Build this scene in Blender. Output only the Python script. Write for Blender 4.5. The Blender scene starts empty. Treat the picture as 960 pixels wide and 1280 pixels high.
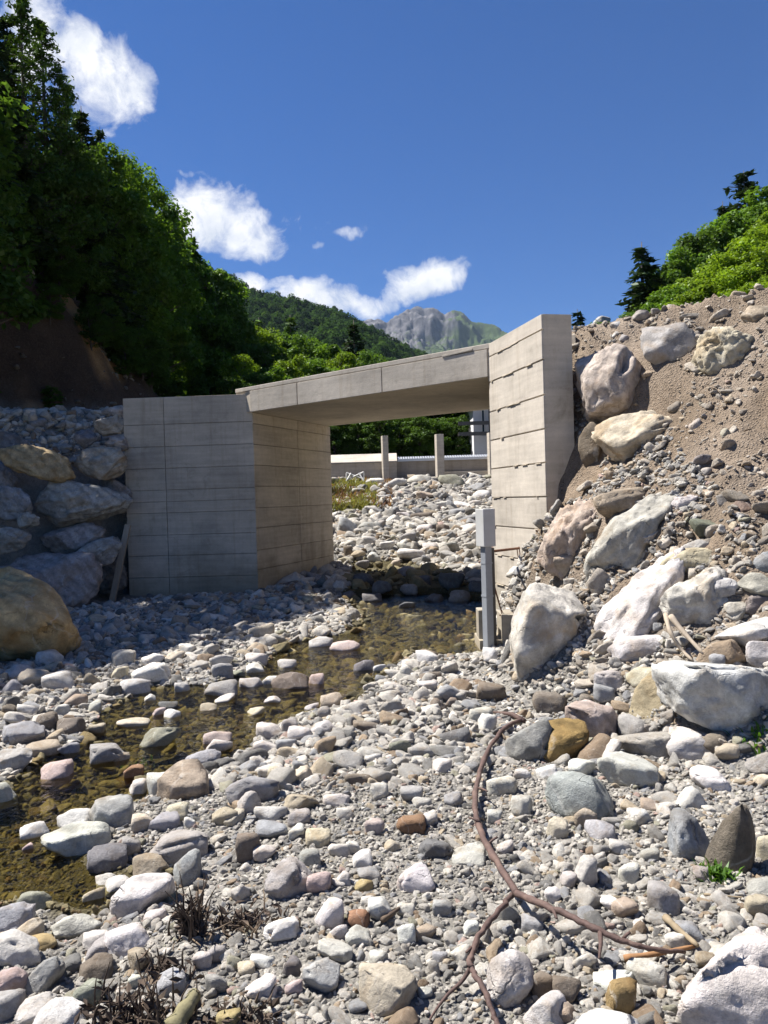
import bpy, bmesh, math, random, zlib
import numpy as np
from mathutils import Vector, Matrix, Quaternion

SC = bpy.context.scene
COL = SC.collection
R = math.radians
rnd = random.Random(7)
rng = np.random.default_rng(7)

# ------------------------------------------------------------------ camera
F = 1000.0                                   # focal length in photo pixels (960 x 1280)
CAM = Vector((0.0, 0.0, 1.6))
PITCH, ROLL = -1.0, 1.7
cam_d = bpy.data.cameras.new("camera")
cam = bpy.data.objects.new("camera", cam_d)
COL.objects.link(cam)
cam_d.sensor_fit = 'VERTICAL'
cam_d.sensor_height = 32.0
cam_d.sensor_width = 24.0
cam_d.lens = 32.0 * F / 1280.0
cam_d.clip_start = 0.05
cam_d.clip_end = 20000.0
CM = Matrix.Rotation(R(90 + PITCH), 3, 'X') @ Matrix.Rotation(R(-ROLL), 3, 'Z')
cam.matrix_world = Matrix.Translation(CAM) @ CM.to_4x4()
SC.camera = cam
CMn = np.array(CM)
CRIGHT, CUP, CFWD = CMn[:, 0], CMn[:, 1], -CMn[:, 2]
SC.render.resolution_x, SC.render.resolution_y = 768, 1024


def ray(px, py):
    return CMn @ np.array([(px - 480) / F, -(py - 640) / F, -1.0])


def at(px, py, d):
    """the point seen at a photo pixel, d metres deep"""
    return np.array(CAM) + ray(px, py) * d


# ------------------------------------------------------------------ light
TO_SUN = Vector((-0.60, 0.26, 1.0)).normalized()
SUN_EL = math.asin(TO_SUN.z)
SUN_AZ = math.atan2(TO_SUN.x, TO_SUN.y)
sun_d = bpy.data.lights.new("sun", 'SUN')
sun_d.energy = 5.0
sun_d.angle = R(0.53)
sun_d.color = (1.0, 0.955, 0.89)
sun = bpy.data.objects.new("sun", sun_d)
sun.rotation_euler = (-TO_SUN).to_track_quat('-Z', 'Y').to_euler()
sun.location = (0, 0, 60)
COL.objects.link(sun)

SC.view_settings.view_transform = 'Standard'
SC.view_settings.look = 'None'
SC.view_settings.exposure = 1.2
SC.view_settings.gamma = 1.0
SC.view_settings.use_curve_mapping = False
SC.cycles.max_bounces = 7
SC.cycles.diffuse_bounces = 4
SC.cycles.glossy_bounces = 2
SC.cycles.transparent_max_bounces = 10
SC.cycles.volume_bounces = 0
SC.cycles.caustics_reflective = False
SC.cycles.caustics_refractive = False
SC.cycles.use_denoising = True


HAZE = 0.45e-4


class NT:
    """tiny helper for building node trees"""

    def __init__(self, tree):
        self.t = tree
        self.t.nodes.clear()

    def n(self, typ, **kw):
        nd = self.t.nodes.new(typ)
        for k, v in kw.items():
            setattr(nd, k, v)
        return nd

    def put(self, sock, v):
        if v is None:
            return
        if isinstance(v, bpy.types.NodeSocket):
            self.t.links.new(v, sock)
        elif isinstance(v, (tuple, list)) and len(v) == 3 and sock.type == 'RGBA':
            sock.default_value = (*v, 1)
        else:
            sock.default_value = v

    def math(self, op, a, b=None, c=None, clamp=False):
        nd = self.n('ShaderNodeMath', operation=op)
        nd.use_clamp = clamp
        for i, v in enumerate((a, b, c)):
            if v is not None:
                self.put(nd.inputs[i], v)
        return nd.outputs[0]

    def vmath(self, op, a, b=None, s=None):
        nd = self.n('ShaderNodeVectorMath', operation=op)
        self.put(nd.inputs[0], a)
        if b is not None:
            self.put(nd.inputs[1], b)
        if s is not None:
            self.put(nd.inputs['Scale'], s)
        return nd.outputs['Value'] if op in ('LENGTH', 'DOT_PRODUCT') else nd.outputs[0]

    def mix(self, f, a, b, mode='MIX'):
        nd = self.n('ShaderNodeMix', data_type='RGBA', blend_type=mode)
        self.put(nd.inputs[0], f)
        self.put(nd.inputs[6], a)
        self.put(nd.inputs[7], b)
        return nd.outputs[2]

    def noise(self, vec, scale, detail=4, rough=0.55, dist=0.0):
        nd = self.n('ShaderNodeTexNoise')
        if vec is not None:
            self.put(nd.inputs['Vector'], vec)
        nd.inputs['Scale'].default_value = scale
        nd.inputs['Detail'].default_value = detail
        nd.inputs['Roughness'].default_value = rough
        nd.inputs['Distortion'].default_value = dist
        return nd.outputs['Fac']

    def ramp(self, f, pts):
        nd = self.n('ShaderNodeValToRGB')
        el = nd.color_ramp.elements
        while len(el) < len(pts):
            el.new(0.5)
        for e, (p, c) in zip(el, pts):
            e.position = p
            e.color = (*c, 1) if isinstance(c, (tuple, list)) else (c, c, c, 1)
        self.put(nd.inputs[0], f)
        return nd.outputs[0]

    def mapr(self, v, a, b, c, d):
        nd = self.n('ShaderNodeMapRange')
        nd.clamp = True
        for i, x in enumerate((v, a, b, c, d)):
            self.put(nd.inputs[i], x)
        return nd.outputs[0]

    def coord(self, which='Object'):
        return self.n('ShaderNodeTexCoord').outputs[which]

    def mapping(self, vec, scale):
        nd = self.n('ShaderNodeMapping')
        self.put(nd.inputs[0], vec)
        nd.inputs['Scale'].default_value = scale
        return nd.outputs[0]

    def bump(self, h, strength, dist=0.02, normal=None):
        nd = self.n('ShaderNodeBump')
        nd.inputs['Strength'].default_value = strength
        nd.inputs['Distance'].default_value = dist
        self.put(nd.inputs['Height'], h)
        if normal is not None:
            self.put(nd.inputs['Normal'], normal)
        return nd.outputs[0]

    def out(self, surf, kind='ShaderNodeOutputMaterial', vol=None):
        o = self.n(kind)
        if surf is not None:
            self.t.links.new(surf, o.inputs['Surface'])
        if vol is not None:
            self.t.links.new(vol, o.inputs['Volume'])


def dirs_to(px, py):
    v = Vector(ray(px, py)).normalized()
    return math.atan2(v.x, v.y), math.asin(v.z)


world = bpy.data.worlds.new("World")
SC.world = world
world.use_nodes = True
w = NT(world.node_tree)
sky = w.n('ShaderNodeTexSky', sky_type='NISHITA')
sky.sun_disc = False
sky.sun_elevation = SUN_EL
sky.sun_rotation = SUN_AZ
sky.altitude = 800
sky.air_density = 1.0
sky.dust_density = 0.25
sky.ozone_density = 2.6
# small fair-weather clouds, each at its own place on the sky dome (azimuth, elevation, half sizes)
CLOUDS = []
for (cx, cy, hw, hh, k) in [(100, 65, 34, 34, 1.3), (150, 95, 42, 40, 1.0), (118, 100, 45, 45, 1.0), (45, 45, 40, 60, 1.2),
                            (265, 280, 62, 36, 1.4), (315, 300, 46, 26, 1.2), (240, 265, 30, 22, 1.2),
                            (320, 357, 36, 14, 1.2), (395, 372, 60, 20, 1.3), (440, 372, 50, 16, 1.2),
                            (520, 352, 38, 20, 1.5), (550, 344, 30, 22, 1.5), (545, 326, 10, 10, 1.0),
                            (398, 305, 13, 8, 0.62), (445, 290, 22, 9, 0.7), (246, 229, 16, 6, 0.6), (375, 272, 34, 9, 0.45)]:
    a, e = dirs_to(cx, cy)
    CLOUDS.append((a, e, hw / F, hh / F, k))
crnd = random.Random(3)
for i in range(16):                                              # the rest of the sky carries the same kind of clouds
    a = R(40 + 280 * (i + crnd.random() * 0.8) / 16)
    CLOUDS.append((a if a < math.pi else a - 2 * math.pi, R(crnd.uniform(14, 34)), crnd.uniform(.05, .11), crnd.uniform(.025, .05), crnd.uniform(.9, 1.4)))
gen = w.n('ShaderNodeTexCoord').outputs['Generated']
sep = w.n('ShaderNodeSeparateXYZ')
w.put(sep.inputs[0], gen)
az = w.math('ARCTAN2', sep.outputs[0], sep.outputs[1])
el = w.math('ARCSINE', sep.outputs[2])
wob = w.n('ShaderNodeTexNoise')
w.put(wob.inputs['Vector'], gen)
wob.inputs['Scale'].default_value = 16
wob.inputs['Detail'].default_value = 5
sepw = w.n('ShaderNodeSeparateColor')
w.put(sepw.inputs[0], wob.outputs['Color'])
azw = w.math('ADD', az, w.math('MULTIPLY', w.math('SUBTRACT', sepw.outputs[0], 0.5), 0.075))
elw = w.math('ADD', el, w.math('MULTIPLY', w.math('SUBTRACT', sepw.outputs[1], 0.5), 0.06))
cover = None
for (a, e, ha, he, k) in CLOUDS:
    u = w.math('MULTIPLY', w.math('SUBTRACT', azw, a), 1 / ha)
    v = w.math('MULTIPLY', w.math('SUBTRACT', elw, e), 1 / he)
    q = w.math('ADD', w.math('MULTIPLY', u, u), w.math('MULTIPLY', v, v))
    m = w.math('MULTIPLY', w.math('SUBTRACT', 1.0, w.math('MULTIPLY', q, 0.55), clamp=True), k)
    cover = m if cover is None else w.math('MAXIMUM', cover, m)
fine = w.noise(gen, 27, 10, 0.64, 0.4)
big = w.noise(gen, 12, 4, 0.5)
dens = w.math('ADD', cover, w.math('ADD', w.math('MULTIPLY', w.math('SUBTRACT', fine, 0.5), 2.5), w.math('MULTIPLY', w.math('SUBTRACT', big, 0.5), 0.7)))
alpha = w.math('MULTIPLY', w.mapr(dens, 0.38, 1.25, 0, 1), w.mapr(cover, 0.0, 0.35, 0, 1))
shade = w.noise(gen, 22, 5, 0.55)
ccol = w.ramp(shade, [(0.3, (6.3, 6.8, 7.8)), (0.55, (9.2, 9.3, 9.6)), (1, (9.7, 9.6, 9.5))])
skyc = w.mix(1.0, sky.outputs[0], (0.235, 0.535, 0.95), 'MULTIPLY')
bg = w.n('ShaderNodeBackground')
w.put(bg.inputs[0], w.mix(alpha, skyc, ccol))
bg.inputs[1].default_value = 0.05
w.out(bg.outputs[0], 'ShaderNodeOutputWorld')


# ------------------------------------------------------------------ numeric noise
def _hash(ix, iy, iz, seed):
    h = (ix * 374761393 + iy * 668265263 + iz * 2147483647 + seed * 1274126177) & 0xFFFFFFFF
    h = ((h ^ (h >> 13)) * 1274126177) & 0xFFFFFFFF
    return ((h ^ (h >> 16)) & 0xFFFF) / 65535.0


def vnoise(p, seed=0):
    p = np.asarray(p, float)
    i = np.floor(p).astype(np.int64)
    f = p - i
    u = f * f * (3 - 2 * f)
    o = 0
    for dx in (0, 1):
        wx = u[..., 0] if dx else 1 - u[..., 0]
        for dy in (0, 1):
            wy = u[..., 1] if dy else 1 - u[..., 1]
            for dz in (0, 1):
                wz = u[..., 2] if dz else 1 - u[..., 2]
                o = o + wx * wy * wz * _hash(i[..., 0] + dx, i[..., 1] + dy, i[..., 2] + dz, seed)
    return o * 2 - 1


def fbm(p, octv=4, seed=0, gain=0.5):
    p = np.asarray(p, float)
    a, s, o = 1.0, 1.0, 0
    for k in range(octv):
        o = o + a * vnoise(p * s + 17.3 * k, seed + k)
        a *= gain
        s *= 2.03
    return o


def n2(x, y, sc, octv=3, seed=0):
    return fbm(np.stack([x * sc, y * sc, np.zeros_like(x) + 0.37], -1), octv, seed)


def sstep(a, b, x):
    t = np.clip((x - a) / (b - a), 0, 1)
    return t * t * (3 - 2 * t)


# ------------------------------------------------------------------ terrain
def zs(y):
    """level of the stream, and of the stone bed that climbs upstream of the bridge"""
    up = 0.169 * 0.6 * np.log1p(np.exp(np.clip((y - 16.4) / 0.6, -30, 60)))
    up = np.where(y > 29.5, 0.169 * 13.1 + 0.03 * np.clip(y - 29.5, 0, 60), up)
    return -0.12 + 0.002 * (np.minimum(y, 15) - 3) + up


def plane_pt(px, py, z=-0.11):
    v = ray(px, py)
    t = (z - CAM.z) / v[2]
    return (CAM.x + v[0] * t, CAM.y + v[1] * t)


WATER = [plane_pt(*p) for p in [(440, 718), (520, 716), (607, 740), (612, 815), (560, 824), (520, 816), (472, 852), (440, 884), (380, 892), (330, 918),
                                (300, 945), (255, 962), (205, 985), (150, 1012), (112, 1052), (120, 1085), (215, 1090), (190, 1120), (100, 1150),
                                (40, 1128), (-80, 1150)]] + [(-3.4, 2.6), (-9, 2.8), (-9, 5.6)] + \
        [plane_pt(*p) for p in [(-60, 955), (0, 985), (50, 945), (105, 925), (125, 890), (190, 858), (260, 856), (330, 832), (350, 806), (430, 792), (455, 775), (430, 750)]]
WATER = np.array(WATER)


def sdf_poly(x, y, poly):
    x = np.asarray(x, float)
    y = np.asarray(y, float)
    d = np.full(x.shape, 1e9)
    ins = np.zeros(x.shape, bool)
    n = len(poly)
    for i in range(n):
        ax, ay = poly[i]
        bx, by = poly[(i + 1) % n]
        ex, ey = bx - ax, by - ay
        t = np.clip(((x - ax) * ex + (y - ay) * ey) / (ex * ex + ey * ey + 1e-12), 0, 1)
        d = np.minimum(d, (x - ax - t * ex) ** 2 + (y - ay - t * ey) ** 2)
        c = ((ay > y) != (by > y)) & (x < (bx - ax) * (y - ay) / (by - ay + 1e-12) + ax)
        ins ^= c
    d = np.sqrt(d)
    return np.where(ins, -d, d)


RN = np.array([-0.666, -0.746])      # from the road edge towards the camera
RU = np.array([0.746, -0.666])       # along the road edge, to the right
WN = np.array([0.98, 0.196])         # from the inner face of the right wing wall into the fill
R0 = np.array([1.475, 10.8])


def terrain(x, y, fine=True, parts=False):
    x = np.asarray(x, float)
    y = np.asarray(y, float)
    near = (np.abs(x) < 40) & (y < 80) & (y > -20)
    dw = np.where((x > -12) & (x < 4) & (y < 20), sdf_poly(x, y, WATER), 5.0)
    und = n2(x, y, 0.55, 3, 5)
    g = np.where(dw < 0, -np.minimum(0.13, 0.4 * -dw), np.minimum(0.085, 0.14 * dw)) + np.where(dw < 0, 0.03, 0.035 * np.clip(dw * 3, 0, 1)) * und
    g = g + 0.05 * np.clip(x - 0.2, 0, 2) * sstep(7, 3, y)
    bed = zs(y) + g + np.where(y > 16.5, 0.10 * n2(x, y, 0.45, 3, 9), 0)
    # gravel bank in front of the left abutment
    bed = bed - 0.03 * sstep(11.3, 13.6, y) * sstep(-1.4, -2.2, x) * sstep(14.6, 14.2, y)
    # fill beside the right wing wall
    s = (x - R0[0]) * RN[0] + (y - R0[1]) * RN[1]
    u = (x - R0[0]) * RU[0] + (y - R0[1]) * RU[1]
    v = (x - R0[0]) * WN[0] + (y - R0[1]) * WN[1]
    sf = 3.2 + 0.42 * np.clip(u - 1.6, 0, 8)
    q = np.clip(s / sf, 0, 1.6)
    hs = 3.66 * (1 - q) - 0.35 * np.sin(np.clip(q, 0, 1) * math.pi) * 0.6
    kv = np.where(v > 0, 1.1, 3.2 - 2.1 * sstep(1.7, 3.0, s))
    h2 = np.where(s < 1.1, 1.42 - 1.3 * (1.1 - s) * (v < 0.2), 1.42) + kv * v
    h2 = h2 + np.where((v > 0.2) & (s < 0.95), 1.15 * (0.95 - s), 0)
    fill = np.minimum(np.minimum(hs, 3.66), h2)
    fill = np.where((v < 0.02) & (s < 0.15), -9, fill)
    xb = np.interp(y, [9.0, 10.85, 11.55, 15.6, 20, 30], [1.9, 1.72, 1.95, 2.95, 3.7, 5.6])
    fill = np.where((y > 10.6) & (x < xb), -9, fill)
    rough = 0.13 * n2(x, y, 1.1, 4, 21) + 0.09 * n2(x, y, 4.3, 3, 22)
    fill = fill + rough * np.where(s > 0.0, 1, 0.35)
    # right bank upstream of the bridge
    xr = np.interp(y, [10, 14, 15, 22, 30, 45, 80], [3.2, 2.8, 3.0, 3.8, 5.5, 9, 20])
    bank_r = np.where((y > 13.0) & (s < 0.1), 3.66 * sstep(0.0, 1.6, x - xr), -9)
    bank_r = np.where(v < 0.2, np.where(y > 14, bank_r, -9), bank_r)
    # left bank: rock wall, heap, plateau
    yf = np.interp(x, [-30, -14, -9, -6.3, -4.76, -4.74, 0], [6, 10.2, 12.2, 13.5, 14.55, 14.78, 14.78])
    xl = np.interp(y, [14.7, 17.5, 30, 45, 70, 120], [-2.85, -1.62, -2.9, -5.5, -9, -16])
    e = y - yf
    rampw = np.where(x < -4.75, 0.9, 0.02)
    hl = 2.55 * sstep(0, 1, e / rampw) + 0.9 * sstep(0.6, 2.2, e)
    hl = hl * sstep(0.0, np.where(y < 17.7, 0.05, 1.6), xl - x)
    hl = np.where(e > 0, hl + 0.10 * np.clip(e - 2.5, 0, 16) * sstep(0, 6, -4.5 - x) + 0.06 * n2(x, y, 1.3, 3, 31), -9)
    # dirt cliff and wooded hillside on the left
    xc = np.interp(y, [0, 10, 18, 27, 33, 42, 60, 90, 140], [-15, -14.5, -15.6, -13.1, -9.6, -9.6, -13, -20, -34])
    t = (xc - x) * 0.86
    ch = np.interp(y, [8, 14, 24, 28, 36, 46], [1.0, 2.5, 5.6, 6.2, 3.4, 0.6])
    tt = np.clip(t + 0.5 * n2(x, y, 0.35, 3, 41), 0, None)
    hl = np.where((t > -1.0) & (y > yf), hl + ch * sstep(0, 2.4, tt) + 0.62 * np.clip(tt - 1.6, 0, 60) + (0.45 * n2(x, y, 0.9, 4, 42) + 1.1 * np.abs(n2(x, y, 0.36, 4, 43))) * sstep(0, 0.6, tt), hl)
    # right hillside behind the road
    xh = np.interp(y, [0, 14, 30, 60, 100, 200], [12, 10, 11, 14, 26, 60])
    hr = np.where(s < 0.1, np.where(x > xr + 1.6, 3.66 + 0.5 * np.clip(x - xh, 0, 60) + 0.06 * rough, -9), -9)
    far = 2.35 + 0.03 * np.clip(y - 30, 0, 120)
    bed = np.where(y > 30, np.maximum(np.minimum(bed, far + 2), far), bed)
    z = np.maximum.reduce([bed, np.where((x > -1.5) & (y < 16), fill, -9), bank_r, hl, hr])
    if fine:
        z = z + np.where(near & (dw > 0.05), 0.012 * n2(x, y, 7.0, 2, 51), 0)
    if parts:
        zone_r = (fill >= bed - 0.02) & (y < 16) & (x > -1.5)
        zone_c = (t > -0.3) & (y > yf)
        return z, dw, zone_r, zone_c, tt, s, e
    return z


def surf(x, y):
    """ground, or the water where it is deeper"""
    t_ = terrain(x, y)
    return np.where((x > -10) & (x < 4) & (y < 16), np.maximum(t_, zs(y) - 0.015), t_)


def hit(px, py, dmin=0.8, dmax=70.0, lift=0.0):
    """where the sight line through a photo pixel meets the ground (raised by lift)"""
    v = ray(px, py)
    d = np.exp(np.linspace(math.log(dmin), math.log(dmax), 1400))
    P = np.array(CAM)[None] + v[None] * d[:, None]
    below = P[:, 2] < surf(P[:, 0], P[:, 1]) + lift
    k = int(np.argmax(below)) if below.any() else len(d) - 1
    return P[k], float(d[k])


# ------------------------------------------------------------------ materials
def new_mat(name):
    m = bpy.data.materials.new(name)
    m.use_nodes = True
    return m, NT(m.node_tree)


def principled(t, col, rough=0.85, normal=None, metal=0.0, spec=0.3):
    b = t.n('ShaderNodeBsdfPrincipled')
    t.put(b.inputs['Base Color'], col)
    t.put(b.inputs['Roughness'], rough)
    t.put(b.inputs['Metallic'], metal)
    b.inputs['Specular IOR Level'].default_value = spec
    if normal is not None:
        t.put(b.inputs['Normal'], normal)
    return b.outputs[0]


def mat_stone(name, scale=1.0, instancer=False, stain=False):
    m, t = new_mat(name)
    oi = t.n('ShaderNodeObjectInfo')
    co = t.coord('Object')
    off = t.vmath('ADD', t.vmath('SCALE', co, s=scale), t.vmath('SCALE', (3.1, 7.7, 5.3), s=t.math('MULTIPLY', oi.outputs['Random'], 31.0)))
    if instancer:
        at_ = t.n('ShaderNodeAttribute', attribute_type='INSTANCER', attribute_name='tint')
        base = at_.outputs['Color']
    else:
        base = oi.outputs['Color']
    base = t.vmath('SCALE', base, s=0.80)
    n1 = t.noise(off, 2.6, 7, 0.62)
    n2_ = t.noise(off, 17, 6, 0.7)
    n3 = t.noise(off, 70, 3, 0.6)
    f = t.math('ADD', t.mapr(n1, 0.25, 0.75, 0.80, 1.32), t.math('MULTIPLY', t.math('SUBTRACT', n2_, 0.5), 0.75))
    f = t.math('ADD', f, t.math('MULTIPLY', t.math('SUBTRACT', n3, 0.5), 0.45))
    if scale < 3 and not instancer:               # big boulders: bedding bands and blotches
        bw = t.n('ShaderNodeTexWave', wave_type='BANDS', bands_direction='DIAGONAL')
        bw.inputs['Scale'].default_value = 1.3
        bw.inputs['Distortion'].default_value = 7
        bw.inputs['Detail'].default_value = 6
        bw.inputs['Detail Roughness'].default_value = 0.7
        t.put(bw.inputs['Vector'], off)
        f = t.math('MULTIPLY', f, t.mapr(bw.outputs['Fac'], 0.0, 0.6, 0.78, 1.02))
        f = t.math('MULTIPLY', f, t.mapr(t.noise(t.vmath('ADD', off, (1.1, 6.2, 3.3)), 3.4, 8, 0.72), 0.36, 0.58, 0.62, 1.02))
    vm = t.vmath('SCALE', base, s=f)
    # rusty and earthy weathering, pale mineral veins
    wn = t.noise(t.vmath('ADD', off, (9.1, 2.2, 4.7)), 1.7, 6, 0.65, 0.6)
    vm = t.mix(t.mapr(wn, 0.50, 0.74, 0, 0.65 if not stain else 0.9), vm, t.mix(1.0, base, (0.72, 0.56, 0.38), 'MULTIPLY'))
    wave = t.n('ShaderNodeTexWave', wave_type='BANDS')
    wave.inputs['Scale'].default_value = 0.8
    wave.inputs['Distortion'].default_value = 9
    wave.inputs['Detail'].default_value = 4
    wave.inputs['Detail Scale'].default_value = 1.4
    t.put(wave.inputs['Vector'], off)
    vein = t.math('MULTIPLY', t.mapr(wave.outputs['Fac'], 0.975, 1.0, 0, 0.30), t.mapr(n1, 0.45, 0.6, 0, 1))
    vm = t.mix(vein, vm, (0.62, 0.60, 0.56))
    dark = t.mapr(t.noise(off, 5.2, 8, 0.75, 1.2), 0.57, 0.68, 0, 0.55)
    vm = t.mix(dark, vm, t.vmath('SCALE', base, s=0.42))
    ck = t.n('ShaderNodeTexVoronoi', feature='DISTANCE_TO_EDGE')
    ck.inputs['Scale'].default_value = 1.15
    wv = t.n('ShaderNodeTexNoise')
    wv.inputs['Scale'].default_value = 2.2
    wv.inputs['Detail'].default_value = 6
    t.put(wv.inputs['Vector'], off)
    t.put(ck.inputs['Vector'], t.vmath('ADD', off, t.vmath('SCALE', wv.outputs['Color'], s=1.1)))
    crack = t.math('MULTIPLY', t.mapr(ck.outputs['Distance'], 0.0, 0.022, 1, 0), t.mapr(n1, 0.52, 0.64, 0, 1))
    vm = t.mix(t.math('MULTIPLY', crack, 0.5), vm, t.vmath('SCALE', base, s=0.22))
    sp_ = t.mapr(t.noise(t.vmath('ADD', off, (4.4, 8.1, 1.7)), 26, 4, 0.8), 0.64, 0.70, 0, 0.45)
    vm = t.mix(sp_, vm, t.vmath('SCALE', base, s=0.5))
    hgt = t.math('ADD', t.math('MULTIPLY', n2_, 0.7), t.math('MULTIPLY', n3, 0.3))
    hgt = t.math('ADD', t.math('ADD', hgt, t.noise(off, 6, 7, 0.75)), t.math('MULTIPLY', crack, -1.2))
    nb = t.bump(hgt, 0.65, (0.022 if scale < 3 else 0.015) if not instancer else 0.035)
    t.out(principled(t, vm, 0.88, nb, spec=0.25))
    return m


M = {}
M['stone'] = mat_stone('river stone', 6.0)
M['boulder'] = mat_stone('boulder rock', 1.9)
M['boulder_stained'] = mat_stone('stained boulder rock', 1.5, stain=True)
M['pebble'] = mat_stone('pebble', 0.9, instancer=True)


def mat_ground():
    m, t = new_mat('ground earth')
    co = t.coord('Object')
    a = t.n('ShaderNodeAttribute', attribute_name='soil')
    n1 = t.noise(co, 1.3, 6, 0.6)
    n2_ = t.noise(co, 14, 6, 0.7)
    n3 = t.noise(co, 70, 5, 0.75)
    f = t.math('ADD', t.mapr(n1, 0.3, 0.7, 0.75, 1.2), t.math('ADD', t.math('MULTIPLY', t.math('SUBTRACT', n2_, 0.5), 0.9), t.math('MULTIPLY', t.math('SUBTRACT', n3, 0.5), 1.3)))
    c = t.vmath('SCALE', a.outputs['Color'], s=t.math('MULTIPLY', f, 0.82))
    vor = t.n('ShaderNodeTexVoronoi')
    vor.inputs['Scale'].default_value = 42
    t.put(vor.inputs['Vector'], co)
    peb = t.mapr(vor.outputs['Distance'], 0.1, 0.5, 1, 0)
    c = t.mix(t.math('MULTIPLY', peb, t.mapr(n2_, 0.45, 0.6, 0, 0.5)), c, t.mix(0.5, c, (0.42, 0.40, 0.37)))
    h = t.math('ADD', t.math('MULTIPLY', n2_, 1.2), t.math('ADD', t.math('MULTIPLY', n3, 0.6), t.math('MULTIPLY', peb, 0.6)))
    t.out(principled(t, c, 0.95, t.bump(h, 0.9, 0.035), spec=0.15))
    return m


M['ground'] = mat_ground()


def mat_concrete(name, base, dirt=0.5, streak=1.0):
    m, t = new_mat(name)
    oi = t.n('ShaderNodeObjectInfo')
    geo = t.n('ShaderNodeNewGeometry')
    co = geo.outputs['Position']
    n1 = t.noise(co, 1.1, 6, 0.6)
    n2_ = t.noise(co, 9, 6, 0.68)
    n3 = t.noise(co, 60, 4, 0.6)
    st = t.noise(t.mapping(co, (5.5, 5.5, 0.35)), 1.6, 6, 0.65)          # run-off streaks
    bd = t.noise(t.mapping(co, (0.7, 0.7, 9.0)), 1.5, 4, 0.6)            # board and pour bands
    f = t.math('ADD', t.mapr(n1, 0.3, 0.7, 0.80, 1.14), t.math('MULTIPLY', t.math('SUBTRACT', n2_, 0.5), 0.35))
    f = t.math('ADD', f, t.math('MULTIPLY', t.math('SUBTRACT', bd, 0.5), 0.55))
    f = t.math('ADD', f, t.math('MULTIPLY', t.math('SUBTRACT', oi.outputs['Random'], 0.5), 0.13))
    f = t.math('ADD', f, t.math('MULTIPLY', t.math('SUBTRACT', n3, 0.5), 0.16))
    c = t.vmath('SCALE', base, s=f)
    c = t.mix(t.math('MULTIPLY', t.mapr(st, 0.52, 0.74, 0, 0.5), streak), c, t.mix(1.0, c, (0.66, 0.60, 0.52), 'MULTIPLY'))
    bl = t.mapr(t.noise(co, 2.3, 8, 0.72, 0.8), 0.58, 0.72, 0, dirt)
    c = t.mix(bl, c, t.mix(1.0, c, (0.52, 0.50, 0.46), 'MULTIPLY'))
    sz_ = t.n('ShaderNodeSeparateXYZ')
    t.put(sz_.inputs[0], co)
    wm_ = t.math('ADD', sz_.outputs[2], t.math('MULTIPLY', t.math('SUBTRACT', n1, 0.5), 1.6))
    c = t.mix(t.mapr(wm_, 0.15, 0.75, 0.6, 0.0), c, t.mix(1.0, c, (0.55, 0.53, 0.44), 'MULTIPLY'))
    pores = t.n('ShaderNodeTexVoronoi')
    pores.inputs['Scale'].default_value = 26
    t.put(pores.inputs['Vector'], co)
    pit = t.math('MULTIPLY', t.mapr(pores.outputs['Distance'], 0.06, 0.12, 1, 0), t.mapr(n2_, 0.52, 0.6, 0, 0.7))
    c = t.mix(pit, c, (0.12, 0.11, 0.10))
    h = t.math('ADD', t.math('ADD', t.math('MULTIPLY', n2_, 0.8), t.math('MULTIPLY', n3, 0.35)), t.math('MULTIPLY', pit, -0.8))
    t.out(principled(t, c, 0.88, t.bump(h, 0.45, 0.012), spec=0.25))
    return m


M['concrete'] = mat_concrete('shuttered concrete', (0.49, 0.43, 0.345))
M['concrete_pale'] = mat_concrete('pale shuttered concrete', (0.465, 0.42, 0.36), 0.4, 0.9)
M['concrete_dark'] = mat_concrete('joint mortar', (0.30, 0.27, 0.23), 0.6)


def mat_leaf(name, trans=0.42):
    m, t = new_mat(name)
    oi = t.n('ShaderNodeObjectInfo')
    co = t.coord('Object')
    n1 = t.noise(co, 0.7, 3, 0.6)
    n2_ = t.noise(co, 6.0, 3, 0.7)
    f = t.math('ADD', t.mapr(n1, 0.3, 0.7, 0.65, 1.3), t.math('MULTIPLY', t.math('SUBTRACT', n2_, 0.5), 1.1))
    c = t.vmath('SCALE', oi.outputs['Color'], s=f)
    c = t.mix(t.mapr(n2_, 0.5, 0.75, 0, 0.5), c, t.mix(1.0, c, (1.5, 1.15, 0.5), 'MULTIPLY'))
    d = t.n('ShaderNodeBsdfDiffuse')
    t.put(d.inputs[0], c)
    tr = t.n('ShaderNodeBsdfTranslucent')
    t.put(tr.inputs[0], t.mix(1.0, c, (1.25, 1.25, 0.55), 'MULTIPLY'))
    g = t.n('ShaderNodeBsdfGlossy')
    g.inputs['Roughness'].default_value = 0.45
    g.inputs[0].default_value = (0.5, 0.55, 0.5, 1)
    mx = t.n('ShaderNodeMixShader')
    mx.inputs[0].default_value = trans
    t.t.links.new(d.outputs[0], mx.inputs[1])
    t.t.links.new(tr.outputs[0], mx.inputs[2])
    m2 = t.n('ShaderNodeMixShader')
    m2.inputs[0].default_value = 0.03
    t.t.links.new(mx.outputs[0], m2.inputs[1])
    t.t.links.new(g.outputs[0], m2.inputs[2])
    t.out(m2.outputs[0])
    return m


M['leaf'] = mat_leaf('broad leaves')
M['needle'] = mat_leaf('conifer needles', 0.15)


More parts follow.
